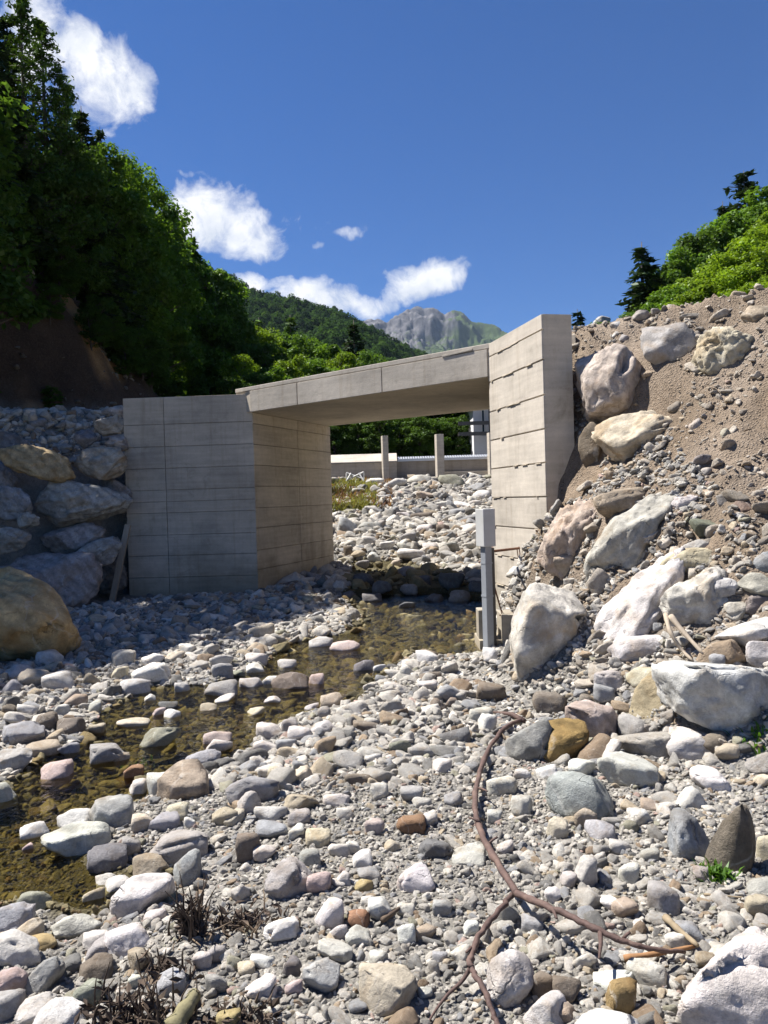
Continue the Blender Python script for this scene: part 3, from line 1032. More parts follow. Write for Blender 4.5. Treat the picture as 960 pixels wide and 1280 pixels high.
# boulders: (pixel outline, mode, colour, label, options)
BOULDERS = [
    # rock wall left of the abutment
    ((4, 555, 93, 607), 'depth', (0.47, 0.375, 0.225), 'ochre boulder near the top of the shaded rock wall', dict(depth=13.6, p=10)),
    ((92, 557, 161, 601), 'depth', (0.45, 0.40, 0.37), 'pale boulder with an orange stain beside the wing wall top', dict(depth=14.0, stain=1)),
    ((47, 597, 163, 660), 'depth', (0.44, 0.42, 0.41), 'large whitish boulder in the middle of the rock wall beside the concrete', dict(depth=13.75, rough=0.10)),
    ((-18, 607, 43, 652), 'depth', (0.32, 0.34, 0.40), 'bluish boulder below the ochre boulder of the rock wall', dict(depth=13.2)),
    ((21, 640, 47, 661), 'depth', (0.42, 0.43, 0.46), 'small pale rock wedged between the bluish boulder and the rounded slab', dict(depth=12.9)),
    ((-14, 658, 40, 694), 'depth', (0.42, 0.41, 0.38), 'pale angular rock above the largest boulder of the rock wall', dict(depth=12.9)),
    ((48, 653, 132, 697), 'depth', (0.40, 0.40, 0.43), 'long dusty slab under the large whitish boulder', dict(depth=13.7, tilt=6)),
    ((86, 670, 153, 709), 'depth', (0.40, 0.40, 0.41), 'tilted oval boulder behind the leaning wooden post', dict(depth=13.45, tilt=14)),
    ((-18, 690, 121, 770), 'depth', (0.36, 0.35, 0.35), 'largest rounded boulder at the bottom of the rock wall', dict(depth=12.7, rough=0.08)),
    ((-95, 708, 104, 840), 'depth', (0.50, 0.385, 0.215), 'big golden ochre boulder lying at the stream bank in front of the rock wall', dict(depth=8.9, rough=0.10, stain=1, planes=9, p=10, tilt=-24, sub=5)),
    ((108, 750, 131, 771), 'depth', (0.22, 0.22, 0.23), 'small round dark stone at the foot of the leaning post', dict(depth=13.2, p=5)),
    ((118, 519, 160, 546), 'depth', (0.44, 0.43, 0.40), 'pale block on the heap touching the wing wall top', dict(depth=14.5)),
    ((133, 543, 160, 564), 'depth', (0.40, 0.39, 0.38), 'small pale rock tucked under the block by the wing wall', dict(depth=14.3)),
    ((94, 536, 122, 561), 'depth', (0.24, 0.25, 0.29), 'dark bluish rock on the heap above the orange stained boulder', dict(depth=14.3)),
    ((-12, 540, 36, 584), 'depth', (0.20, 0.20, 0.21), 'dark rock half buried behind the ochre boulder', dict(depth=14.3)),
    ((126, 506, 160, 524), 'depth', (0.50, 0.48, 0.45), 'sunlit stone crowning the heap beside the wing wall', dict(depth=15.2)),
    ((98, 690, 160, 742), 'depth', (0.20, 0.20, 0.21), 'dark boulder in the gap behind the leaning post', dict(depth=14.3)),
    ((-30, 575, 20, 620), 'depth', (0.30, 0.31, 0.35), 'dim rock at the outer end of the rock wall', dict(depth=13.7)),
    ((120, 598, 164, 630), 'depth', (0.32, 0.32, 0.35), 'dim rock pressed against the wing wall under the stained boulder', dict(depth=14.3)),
    # fill slope beside the right wing wall
    ((723, 432, 821, 535), 'embed', (0.62, 0.54, 0.45), 'huge two toned boulder leaning on the right wing wall near its top', dict(planes=10, p=14, rough=0.10, sub=5, push=-0.25, dscale=0.9)),
    ((745, 511, 864, 593), 'embed', (0.64, 0.56, 0.43), 'large cream faced boulder below the two toned boulder', dict(planes=9, p=13, rough=0.09, sub=5, push=-0.15, tilt=12)),
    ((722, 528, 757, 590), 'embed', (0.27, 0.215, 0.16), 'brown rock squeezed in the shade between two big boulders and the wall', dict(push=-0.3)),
    ((804, 405, 868, 464), 'embed', (0.52, 0.48, 0.45), 'grey angular rock sticking out near the top of the earth slope', dict(planes=8, p=18, push=0.0)),
    ((870, 404, 957, 481), 'embed', (0.64, 0.56, 0.42), 'crumbly cream rock high on the earth slope', dict(planes=14, rough=0.20, freq=2.4, push=0.3, sub=5)),
    ((728, 610, 848, 750), 'embed', (0.50, 0.455, 0.42), 'long tilted grey slab lying down the middle of the slope', dict(tilt=50, planes=9, p=14, rough=0.10, sub=5, push=0.1)),
    ((674, 622, 752, 728), 'embed', (0.56, 0.47, 0.38), 'rough conglomerate boulder at the corner of the right wing wall', dict(rough=0.20, planes=12, p=10, sub=5, push=-0.35, freq=2.2)),
    ((636, 726, 739, 850), 'embed', (0.666, 0.630, 0.558), 'tall smooth white boulder standing beside the gauge post', dict(planes=8, p=13, rough=0.06, sub=5, push=0.0, stain=1, taper=0.35)),
    ((733, 682, 852, 838), 'embed', (0.684, 0.666, 0.639), 'big craggy white boulder in the lower slope above the arched white rock', dict(planes=12, p=14, rough=0.13, sub=5, push=0.1, tilt=52)),
    ((826, 684, 908, 722), 'embed', (0.55, 0.47, 0.33), 'cream overhanging rock with a shaded underside beside the craggy white boulder', dict(planes=9, p=16, push=0.3)),
    ((826, 708, 922, 812), 'embed', (0.70, 0.67, 0.59), 'split cream boulder with a dark hollow under it', dict(planes=9, p=16, rough=0.13, sub=5, push=0.2)),
    ((738, 608, 803, 653), 'embed', (0.38, 0.30, 0.23), 'flat tan stone above the rough conglomerate boulder', dict(planes=9, p=15, push=0.2, tilt=14)),
    ((862, 648, 914, 676), 'embed', (0.22, 0.235, 0.175), 'dark greenish stone half buried beside the tilted slab', dict(push=0.4)),
    ((839, 618, 873, 642), 'embed', (0.60, 0.57, 0.53), 'pair of white lumps at the upper end of the tilted slab', dict(rough=0.22, push=0.2)),
    ((924, 716, 978, 748), 'embed', (0.46, 0.42, 0.37), 'pale flat topped stone on the slope above the long white beam shaped rock', dict(planes=8, p=18, push=0.2)),
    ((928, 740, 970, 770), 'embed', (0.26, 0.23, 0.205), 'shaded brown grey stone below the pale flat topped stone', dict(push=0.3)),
    ((943, 688, 990, 716), 'embed', (0.42, 0.43, 0.46), 'bluish white stone on the slope above the pale flat topped stone', dict(push=0.2)),
    ((900, 768, 990, 812), 'embed', (0.74, 0.72, 0.68), 'long white beam shaped rock above the big white boulder', dict(tilt=22, planes=8, p=16, push=0.1)),
    ((925, 382, 975, 408), 'embed', (0.46, 0.38, 0.28), 'tan stone on the top edge of the slope above the crumbly rock', dict(push=0.4)),
    ((763, 402, 778, 415), 'embed', (0.58, 0.56, 0.54), 'white stone on the skyline of the slope above the two toned boulder', dict(push=0.4)),
    ((848, 390, 884, 404), 'embed', (0.50, 0.44, 0.37), 'flat pale stone on the top edge of the slope behind the grey angular rock', dict(push=0.4)),
    ((764, 414, 777, 424), 'embed', (0.60, 0.58, 0.56), 'small white stone just under the skyline stone', dict(push=0.4, sub=3)),
    ((774, 417, 788, 431), 'embed', (0.56, 0.54, 0.50), 'small pale stone low beside the two white skyline stones', dict(push=0.4, sub=3)),
    ((836, 501, 858, 517), 'embed', (0.30, 0.26, 0.22), 'small brown stone resting on top of the cream faced boulder', dict(push=0.0, sub=3)),
    ((862, 522, 876, 548), 'embed', (0.50, 0.45, 0.40), 'pale upright stone touching the outer end of the cream faced boulder', dict(push=0.3, sub=3)),
    ((865, 568, 887, 584), 'embed', (0.36, 0.33, 0.31), 'grey stone on bare earth between the cream faced boulder and the slope edge', dict(push=0.2, sub=3)),
    ((902, 549, 922, 564), 'embed', (0.50, 0.43, 0.35), 'tan stone on bare earth below the crumbly cream rock', dict(push=0.2, sub=3)),
    ((876, 584, 890, 598), 'embed', (0.50, 0.47, 0.43), 'pale chip below the grey stone on the bare earth', dict(push=0.2, sub=3)),
    ((901, 535, 912, 552), 'embed', (0.54, 0.49, 0.41), 'thin cream chip standing on the bare earth of the slope', dict(push=0.2, sub=3)),
    ((895, 618, 915, 634), 'embed', (0.48, 0.43, 0.37), 'pale stone above the dark greenish stone on the slope', dict(push=0.2, sub=3)),
    ((918, 626, 942, 650), 'embed', (0.31, 0.225, 0.185), 'reddish brown stone near the dark greenish stone on the slope', dict(push=0.3, sub=3)),
    ((762, 794, 846, 842), 'embed', (0.684, 0.675, 0.657), 'arched white rock with a dark hollow at the slope foot', dict(planes=9, p=10, rough=0.09, push=0.1, tilt=10)),
    ((870, 797, 932, 842), 'embed', (0.46, 0.385, 0.28), 'tan angular block between the split cream boulder and the big white boulder', dict(planes=7, p=22, push=0.1)),
    ((823, 822, 1012, 940), 'embed', (0.702, 0.693, 0.675), 'big white boulder at the foot of the slope with a smooth sunlit face', dict(planes=8, p=11, rough=0.06, sub=5, push=0.0)),
    ((786, 836, 868, 905), 'embed', (0.45, 0.36, 0.24), 'tan wedge rock with a brown underside against the big white boulder', dict(planes=8, p=16, push=0.0, tilt=28, stain=1)),
    ((706, 878, 776, 938), 'bed', (0.52, 0.43, 0.41), 'pinkish white boulder behind the golden brown block', dict(planes=10, p=9, rough=0.10)),
    ((630, 896, 694, 966), 'bed', (0.33, 0.32, 0.30), 'grey topped boulder with a brown front touching the golden brown block', dict(planes=9, p=13)),
    ((671, 902, 738, 962), 'bed', (0.33, 0.22, 0.085), 'golden brown block with a pale vein beside the upper end of the branch', dict(planes=6, p=22, rough=0.04)),
    ((679, 964, 767, 1030), 'bed', (0.36, 0.36, 0.355), 'grey boulder with a dark front below the golden brown block', dict(planes=8, p=16)),
    ((835, 1016, 892, 1088), 'bed', (0.35, 0.355, 0.375), 'bluish grey faceted boulder beside the pointed brown stone', dict(planes=8, p=15)),
    ((882, 998, 947, 1117), 'bed', (0.185, 0.155, 0.12), 'pointed brown stone standing upright like a tooth', dict(planes=7, p=14, rough=0.06, dscale=0.7, taper=0.72)),
    ((829, 1156, 1005, 1312), 'bed', (0.702, 0.648, 0.621), 'large pinkish white boulder in the near corner by the branch tip', dict(planes=10, p=8, rough=0.09, sub=5)),
    ((607, 1196, 672, 1268), 'bed', (0.60, 0.585, 0.55), 'rounded white boulder under the left fork of the branch', dict(planes=10, p=8, rough=0.08)),
    ((194, 956, 263, 1014), 'bed', (0.42, 0.345, 0.265), 'brown boulder with a sunlit stripe at the stream edge', dict(planes=7, p=16)),
    ((54, 1032, 140, 1076), 'bed', (0.56, 0.56, 0.51), 'flat topped white block at the stream edge', dict(planes=6, p=20)),
    ((110, 1000, 166, 1049), 'bed', (0.46, 0.45, 0.43), 'pale grey faceted boulder behind the flat topped white block', dict(planes=8, p=14)),
    ((138, 1096, 222, 1152), 'bed', (0.64, 0.63, 0.60), 'domed white boulder with a grey slab leaning on it', dict(planes=7, p=6)),
    ((63, 1142, 128, 1180), 'bed', (0.60, 0.585, 0.54), 'smooth domed white stone in the near left by the yellow cream stone', dict(planes=7, p=6)),
    ((331, 1076, 399, 1124), 'bed', (0.46, 0.45, 0.43), 'lumpy pale boulder in the middle of the stony foreground', dict(planes=12, p=9, rough=0.16)),
    ((283, 967, 352, 1006), 'bed', (0.31, 0.31, 0.31), 'dark grey boulder with a pale top near the end of the stream pool', dict(planes=8, p=11)),
    ((852, 674, 884, 698), 'embed', (0.60, 0.57, 0.53), 'small white block above the cream overhanging rock', dict(push=0.1)),
    ((888, 722, 926, 752), 'embed', (0.62, 0.60, 0.56), 'pale angular block between the split cream boulder and the pale flat topped stone', dict(push=0.1)),
    ((902, 752, 934, 778), 'embed', (0.55, 0.50, 0.43), 'tan white block above the long white beam shaped rock', dict(push=0.1)),
    ((742, 838, 784, 868), 'embed', (0.56, 0.55, 0.53), 'pale broken rock below the arched white rock', dict(push=0.0)),
    ((930, 800, 985, 838), 'embed', (0.66, 0.64, 0.60), 'white angular block on top of the big white boulder at its outer end', dict(push=0.0)),
    ((690, 688, 730, 722), 'embed', (0.52, 0.45, 0.37), 'earthy pale rock under the rough conglomerate boulder', dict(push=0.0)),
    ((795, 652, 838, 684), 'embed', (0.54, 0.50, 0.45), 'pale rock lying against the lower side of the long tilted slab', dict(push=0.1, tilt=35)),
    ((880, 655, 905, 674), 'embed', (0.52, 0.47, 0.41), 'pale brown stone just outside the dark greenish stone', dict(push=0.2)),
    ((742, 395, 764, 410), 'embed', (0.56, 0.54, 0.51), 'pale grey stone on the skyline beside the top of the sunlit wing wall', dict(push=0.3)),
    ((790, 388, 815, 402), 'embed', (0.46, 0.42, 0.37), 'grey brown stone on the skyline above the grey angular rock', dict(push=0.3)),
]
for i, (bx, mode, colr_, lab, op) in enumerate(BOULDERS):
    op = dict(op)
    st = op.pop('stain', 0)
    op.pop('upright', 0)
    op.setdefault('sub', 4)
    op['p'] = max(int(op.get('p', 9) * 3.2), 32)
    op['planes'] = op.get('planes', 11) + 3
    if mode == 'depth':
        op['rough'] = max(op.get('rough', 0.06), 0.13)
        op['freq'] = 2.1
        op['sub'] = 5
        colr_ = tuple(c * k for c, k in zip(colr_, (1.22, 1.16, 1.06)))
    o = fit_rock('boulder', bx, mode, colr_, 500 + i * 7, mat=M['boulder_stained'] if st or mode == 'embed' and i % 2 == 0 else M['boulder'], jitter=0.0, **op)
    tag(o, lab, 'boulder', 'boulders of the rock wall, the slope and the stream bank')

# river stones: outline in photo pixels, colour, shape letter (r rounded, a angular, f flat slab)
STONES = '''
44 812 79 837 W a|3 831 41 853 P a|25 836 64 863 C f|3 849 27 873 B r|53 840 94 869 P r|139 813 170 838 P a|164 829 214 861 W a|177 816 207 835 W a|150 848 188 871 P f
138 833 160 853 C r|102 840 126 862 T r|81 867 112 887 T r|44 891 73 921 N r|69 897 105 923 N r|2 905 53 936 B a|36 926 76 945 T f|73 928 100 948 B r|113 929 159 959 G a
175 907 229 939 O f|145 898 187 910 C f|190 884 208 899 K r|204 887 226 902 W r|198 876 223 890 D f|-6 935 44 967 G r|208 814 232 829 C r|223 805 245 822 P r|217 853 237 871 P a
180 868 195 881 W a|110 876 127 896 P r|309 779 345 807 C r|308 803 337 820 T f|306 816 335 833 P r|307 829 331 846 W a|261 817 293 836 P a|265 828 293 851 G r|290 838 307 849 O r
385 796 417 813 P f|412 801 451 817 K f|441 824 469 843 D r|466 830 483 843 W r|255 851 299 876 G r|297 847 330 863 P f|266 868 293 882 P f|328 845 351 859 W f|338 841 387 868 N f
385 842 406 861 K a|346 825 371 839 P a|453 852 473 866 P r|399 867 431 895 T a|380 879 399 891 P f|397 884 414 901 G r|308 884 331 897 C f|319 905 354 927 P r|351 898 373 919 G a
359 908 391 931 P r|384 901 423 923 P a|253 913 291 933 K r|254 923 291 945 P a|228 936 276 971 B r|315 925 349 946 P f|344 923 371 941 B a|440 901 476 919 N f|427 892 448 906 G r
519 814 549 834 W a|480 836 513 851 P f|523 838 553 854 N a|522 850 547 868 P a|479 854 508 867 P r|603 810 626 827 W r|594 853 635 881 N f|664 864 709 899 N a|537 873 559 891 N a
556 872 573 885 N r|547 907 589 935 D f|486 923 514 946 O a|509 931 544 951 G r|586 884 618 909 P a|597 893 622 918 W a|782 834 823 859 C a|742 855 769 878 B f|774 894 818 919 G a
770 912 847 953 G f|834 914 898 949 P a|871 912 906 946 N r|896 930 926 951 T r|886 817 906 837 B a|49 953 90 979 K r|-22 978 21 1011 P r|26 1027 61 1053 W f|28 1054 42 1067 K r
70 1014 118 1043 P r|111 1058 161 1089 D a|163 1018 196 1044 C a|158 974 185 999 P a|182 966 221 1000 P a|187 1018 227 1041 B r|205 1006 237 1031 C r|188 1036 264 1075 G f
165 1071 211 1100 T r|152 1046 176 1073 G r|155 957 181 979 R a|229 1022 244 1037 W r|118 1092 147 1111 P r|130 1098 166 1117 P a|216 1065 253 1115 B r|295 989 327 1022 P a
334 957 369 985 C r|364 958 391 982 C r|317 1008 360 1027 P f|351 991 399 1016 T f|415 939 455 965 G a|429 965 466 983 N f|403 991 438 1011 P r|462 980 486 1003 P a|359 1013 389 1034 G r
360 1031 381 1051 W a|319 1029 361 1049 B f|295 1040 331 1081 N a|316 1056 346 1077 P r|381 1037 414 1064 C a|373 1061 402 1089 G r|382 1093 414 1119 K a|409 1053 438 1075 P r
431 1050 451 1071 W f|440 1065 466 1086 W a|443 1101 467 1116 Y f|446 1085 476 1101 B r|455 1024 481 1047 K r|264 1009 300 1036 T f|279 1014 306 1036 C f|521 1046 569 1077 D a
495 1020 533 1046 R a|495 1081 544 1119 W f|607 969 646 997 P r|639 997 668 1025 P a|609 1014 629 1034 P r|683 1023 711 1053 C a|669 956 699 977 W f|711 949 745 974 W r
564 1059 609 1086 P f|744 941 821 991 P f|861 963 916 993 W f|844 984 886 1018 P f|931 941 976 969 G f|942 967 968 986 C r|717 1009 746 1039 T a|732 1027 771 1053 B f
719 1071 749 1119 P a|773 1078 799 1107 P a|947 1041 986 1086 C a|787 1011 816 1036 P r|867 1084 886 1106 G r|21 1116 66 1146 O r|-20 1134 43 1176 B r|9 1152 55 1185 C a
31 1171 69 1191 Y f|-12 1171 49 1215 P r|-16 1209 36 1252 K r|-10 1239 29 1273 G r|33 1197 83 1247 G r|71 1196 104 1223 D a|109 1177 138 1201 G r|127 1162 187 1201 W a
159 1186 189 1218 T r|99 1198 141 1226 N f|103 1165 136 1185 P f|94 1225 133 1263 O a|27 1244 77 1276 P f|37 1257 109 1296 W f|193 1216 233 1246 B r|161 1217 185 1238 P r
179 1111 223 1138 O f|179 1137 209 1155 P f|103 1110 131 1133 C r|328 1147 374 1178 W r|377 1203 426 1244 B a|305 1224 346 1254 W a|447 1215 523 1274 C f|396 1177 441 1206 P f
392 1121 431 1166 W f|434 1141 463 1164 R a|459 1124 491 1156 W a|356 1225 379 1245 K r|297 1202 319 1223 C r|312 1194 343 1211 W f|256 1182 283 1204 G r|240 1191 266 1213 P r
256 1217 284 1246 G a|354 1199 381 1223 D f|431 1159 463 1183 P a|411 1154 435 1181 P a|269 1264 301 1292 Y f|617 1127 649 1163 G r|651 1146 679 1169 B a|496 1154 520 1186 W a
517 1156 546 1176 T a|562 1182 589 1207 P f|579 1152 599 1176 W a|654 1245 713 1287 P a|689 1254 722 1279 T a|689 1221 726 1256 N a|663 1214 702 1250 N r|521 1234 541 1249 P r
749 1121 776 1139 W f|764 1122 798 1151 T f|809 1107 849 1151 G a|842 1152 881 1181 B f|829 1162 861 1188 P f|784 1199 833 1233 P f|756 1224 798 1271 U a|741 1211 791 1241 W f
931 1121 964 1151 T a|719 1264 802 1302 W r|934 1098 971 1121 G f|330 1092 352 1110 B a|420 1010 442 1028 P r|450 1120 470 1132 P f|540 950 566 970 P a|555 990 580 1012 B a
500 985 530 1006 G r|455 940 478 956 P f|520 1018 548 1036 P a|640 960 664 978 P a|760 1050 786 1070 P r|800 1000 826 1018 T r|700 1090 722 1112 P a|620 1050 642 1070 P r
680 1110 702 1130 W a|800 1060 824 1080 G a|540 1125 566 1145 G a|495 1130 520 1148 P f|600 1225 616 1243 P a|540 1190 560 1206 B a|460 1190 486 1208 P r|420 1090 440 1108 P a
480 1050 500 1066 C r|70 880 92 898 P r|110 905 132 922 T r|20 880 46 898 P f|0 880 20 900 N r|250 880 272 892 T f|330 870 352 882 P f|140 940 162 956 T r
455 597 481 612 W r|478 598 509 616 P r|508 593 541 613 P a|547 593 581 614 O r|505 593 521 603 T r|420 646 448 675 B a|446 652 479 669 G f|469 650 483 666 G a|540 626 568 637 P f
567 626 591 638 W f|512 640 541 653 N f|495 640 513 649 P r|519 655 541 669 W a|499 665 521 679 G f|496 678 513 691 P a|496 686 534 703 W f|527 678 551 689 P f|549 677 576 693 G f
574 654 601 673 P r|579 704 605 723 P r|549 688 571 701 G r|486 699 501 713 C a|496 707 521 723 B r|527 705 546 716 C r|457 690 476 703 P r|429 682 443 697 N r|547 716 581 741 D r
522 719 541 736 D r|440 610 458 622 P r|470 618 492 630 P f|520 614 542 625 T f|590 612 612 626 W r|455 632 476 642 P r|588 640 606 652 P a|428 626 444 636 P r|545 655 562 668 N a
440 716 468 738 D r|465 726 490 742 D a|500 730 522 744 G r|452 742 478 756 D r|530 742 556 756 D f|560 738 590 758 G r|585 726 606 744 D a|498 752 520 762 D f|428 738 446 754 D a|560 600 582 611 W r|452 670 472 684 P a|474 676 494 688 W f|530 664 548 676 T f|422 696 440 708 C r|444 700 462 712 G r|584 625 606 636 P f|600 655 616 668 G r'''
SHAPE = {'r': ('rounded', dict(planes=8, p=22, rough=0.08)), 'a': ('angular', dict(planes=7, p=40, rough=0.07)), 'f': ('flat', dict(planes=8, p=32, rough=0.06))}
LANDMARKS = [((50, 780, 50), 'the golden ochre boulder'), ((240, 752, 60), 'the shaded wing wall'), ((611, 812, 10), 'the gauge post'), ((690, 800, 50), 'the tall smooth white boulder'),
             ((900, 885, 75), 'the big white slope boulder'), ((705, 935, 30), 'the golden brown block'), ((722, 998, 40), 'the dark fronted grey boulder'), ((915, 1060, 35), 'the pointed brown stone'),
             ((895, 1225, 80), 'the pinkish corner boulder'), ((640, 1115, 8), 'the fork of the branch'), ((598, 990, 12), 'the curved branch stem'), ((640, 1232, 32), 'the branch side white boulder'),
             ((70, 966, 18), 'the pink stone in the stream'), ((202, 923, 25), 'the smooth greenish stone'), ((228, 985, 32), 'the sunlit striped boulder'), ((97, 1055, 40), 'the flat topped white block'),
             ((180, 1125, 40), 'the domed white boulder'), ((95, 1161, 30), 'the smooth domed white stone'), ((255, 1150, 25), 'the upright dead plants'), ((165, 1262, 35), 'the dark dead roots'),
             ((365, 1100, 34), 'the lumpy pale boulder'), ((400, 1224, 24), 'the bluish foreground stone'), ((317, 986, 34), 'the pale topped dark boulder'), ((435, 952, 20), 'the grey wedge stone'),
             ((362, 855, 25), 'the dark slab in the pool'), ((190, 845, 25), 'the white blocks by the pool'), ((520, 1100, 25), 'the brightest white slab'), ((545, 1062, 24), 'the dark angular stone'),
             ((226, 1055, 38), 'the smooth grey slab'), ((740, 907, 34), 'the pinkish white boulder'), ((826, 870, 40), 'the tan wedge rock'), ((434, 660, 15), 'the bluish upstream boulder'),
             ((515, 695, 18), 'the long white upstream stone'), ((482, 595, 6), 'the first weir post'), ((550, 592, 6), 'the second weir post'), ((614, 872, 20), 'the brown slab by the branch'),
             ((806, 820, 42), 'the arched white rock'), ((486, 1245, 36), 'the cream foreground slab'), ((863, 1052, 30), 'the bluish faceted boulder'), ((777, 1248, 22), 'the golden tooth stone')]
USED = set()


def describe(cx, cy, wpx, col, shape, d):
    size = wpx * d / F
    sw = 'tiny' if size < 0.09 else 'small' if size < 0.16 else 'medium' if size < 0.27 else 'large'
    lm = sorted(LANDMARKS, key=lambda q: math.hypot(cx - q[0][0], cy - q[0][1]))
    for (mx, my, mr), nm in lm:
        dx, dy = cx - mx, (cy - my) * 1.25
        r_ = math.hypot(dx, dy)
        if r_ < 9:
            continue
        if abs(dx) > 2.0 * abs(dy):
            rel = 'right of' if dx > 0 else 'left of'
        elif abs(dy) > 2.0 * abs(dx):
            rel = 'in front of' if dy > 0 else 'behind'
        else:
            rel = ('below ' if dy > 0 else 'above ') + ('right of' if dx > 0 else 'left of')
        near_ = 'just ' if r_ < mr + wpx * 0.6 + 14 else 'a little ' if r_ < mr + 60 else 'farther ' if r_ < mr + 130 else 'well '
        if near_ == 'a little ' and rel.startswith('in front'):
            near_ = 'close '
        lab = f"{sw} {shape} {CNAME[col]} stone {near_}{rel} {nm}"
        if lab not in USED:
            USED.add(lab)
            return lab
    return f"{sw} {shape} {CNAME[col]} stone"


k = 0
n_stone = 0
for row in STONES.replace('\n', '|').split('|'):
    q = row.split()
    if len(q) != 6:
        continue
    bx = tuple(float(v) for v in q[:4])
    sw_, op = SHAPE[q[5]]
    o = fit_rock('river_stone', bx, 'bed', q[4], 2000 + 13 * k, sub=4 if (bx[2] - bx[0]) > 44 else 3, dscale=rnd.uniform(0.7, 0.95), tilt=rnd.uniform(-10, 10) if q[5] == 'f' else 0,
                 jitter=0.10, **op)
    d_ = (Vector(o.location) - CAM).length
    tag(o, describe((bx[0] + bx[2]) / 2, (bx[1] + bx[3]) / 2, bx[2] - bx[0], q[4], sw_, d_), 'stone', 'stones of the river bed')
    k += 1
n_stone = k


# ------------------------------------------------------------------ scattered pebbles (uncountable)
def proto_collection(name, meshes):
    c = bpy.data.collections.new(name)
    for i, me in enumerate(meshes):
        o = bpy.data.objects.new(f"{name}_{i:02d}", me)
        c.objects.link(o)
    return c


def scatter(name, P, rot, scl, tint, index, coll):
    me = bpy.data.meshes.new(name)
    me.vertices.add(len(P))
    me.vertices.foreach_set('co', np.asarray(P, np.float32).ravel())
    for an, dt, dat, key in (('rot', 'FLOAT_VECTOR', rot, 'vector'), ('scl', 'FLOAT_VECTOR', scl, 'vector'), ('tint', 'FLOAT_VECTOR', tint, 'vector')):
        a_ = me.attributes.new(an, dt, 'POINT')
        a_.data.foreach_set(key, np.asarray(dat, np.float32).ravel())
    a_ = me.attributes.new('pick', 'INT', 'POINT')
    a_.data.foreach_set('value', np.asarray(index, np.int32))
    me.update()
    o = bpy.data.objects.new(name, me)
    COL.objects.link(o)
    ng = bpy.data.node_groups.new(name, 'GeometryNodeTree')
    ng.interface.new_socket('Geometry', in_out='INPUT', socket_type='NodeSocketGeometry')
    ng.interface.new_socket('Geometry', in_out='OUTPUT', socket_type='NodeSocketGeometry')
    N = ng.nodes
    gi, go = N.new('NodeGroupInput'), N.new('NodeGroupOutput')
    ci = N.new('GeometryNodeCollectionInfo')
    ci.inputs['Collection'].default_value = coll
    ci.inputs['Separate Children'].default_value = True
    ci.inputs['Reset Children'].default_value = True
    ip = N.new('GeometryNodeInstanceOnPoints')
    ip.inputs['Pick Instance'].default_value = True

    def named(an, dt):
        na = N.new('GeometryNodeInputNamedAttribute')
        na.data_type = dt
        na.inputs['Name'].default_value = an
        return na.outputs['Attribute']
    er = N.new('FunctionNodeEulerToRotation')
    L = ng.links.new
    L(gi.outputs[0], ip.inputs['Points'])
    L(ci.outputs[0], ip.inputs['Instance'])
    L(named('pick', 'INT'), ip.inputs['Instance Index'])
    L(named('rot', 'FLOAT_VECTOR'), er.inputs[0])
    L(er.outputs[0], ip.inputs['Rotation'])
    L(named('scl', 'FLOAT_VECTOR'), ip.inputs['Scale'])
    L(ip.outputs[0], go.inputs[0])
    md = o.modifiers.new('scatter', 'NODES')
    md.node_group = ng
    return tag(o, kind='stuff')


PEB = []
for i in range(16):
    V, Fc = rock_shape(9000 + i, 3, 6 + i % 4, (16, 26, 36, 48, 60, 30)[i % 6], 0.08)
    sx = rng.uniform(0.75, 1.0)
    me = mesh_np('pebble', V * np.array([1, sx, rng.uniform(0.42, 0.85)]), Fc)
    me.materials.append(M['pebble'])
    PEB.append(me)
PEBC = proto_collection('pebble_shapes', PEB)
tb_ = at(444, 601, 28.6)
FOOT.append((tb_[0], tb_[1], 0.55, 0.5, 0))
for fx_, fy_ in ((-1.35, 24.6), (-1.0, 26.2), (-1.7, 26.6)):
    FOOT.append((fx_, fy_, 0.7, 0.7, 0))
FT = np.array(FOOT)


def stone_points(n, region, lo, hi, power, avoid=0.8, patchy=False):
    """n random stones in a ground rectangle, sizes by a power law, clear of the stones placed one by one"""
    x = rng.uniform(region[0], region[1], n)
    y = rng.uniform(region[2], region[3], n)
    # keep those that the place could show: within the view cone and a margin
    keep = np.abs(x / np.maximum(y, 0.5)) < 0.74 + 0.75 / np.maximum(y, 0.5)
    x, y = x[keep], y[keep]
    u = rng.uniform(0, 1, len(x))
    sz = (lo ** (1 - power) + u * (hi ** (1 - power) - lo ** (1 - power))) ** (1 / (1 - power)) / 2
    pt = n2(x, y, 1.15, 3, 77)
    ok = (pt + rng.normal(0, 0.22, len(x)) > -0.05 + 0.25 * sstep(0.3, 1.4, x) * sstep(5.5, 4, y)) if patchy else np.ones(len(x), bool)
    for fx, fy, ra, rb, fz in FT:
        dx, dy = np.abs(x - fx), np.abs(y - fy)
        ok &= (dx / (ra * avoid + sz * 0.5)) ** 2 + (dy / (rb * avoid + sz * 0.5)) ** 2 > 1
    return x[ok], y[ok], sz[ok]


TONES = 1.04 * np.array([(0.58, 0.57, 0.54), (0.50, 0.485, 0.455), (0.45, 0.435, 0.41), (0.38, 0.37, 0.35), (0.33, 0.325, 0.315), (0.30, 0.31, 0.33), (0.24, 0.24, 0.235),
                  (0.16, 0.16, 0.16), (0.46, 0.40, 0.31), (0.37, 0.30, 0.225), (0.44, 0.34, 0.31), (0.27, 0.21, 0.155), (0.34, 0.335, 0.27), (0.62, 0.60, 0.57)])
TONEW = np.array([15, 17, 16, 13, 11, 9, 8, 4.5, 4, 3.5, 1.6, 2.6, 2.5, 13.0])
TONEW /= TONEW.sum()


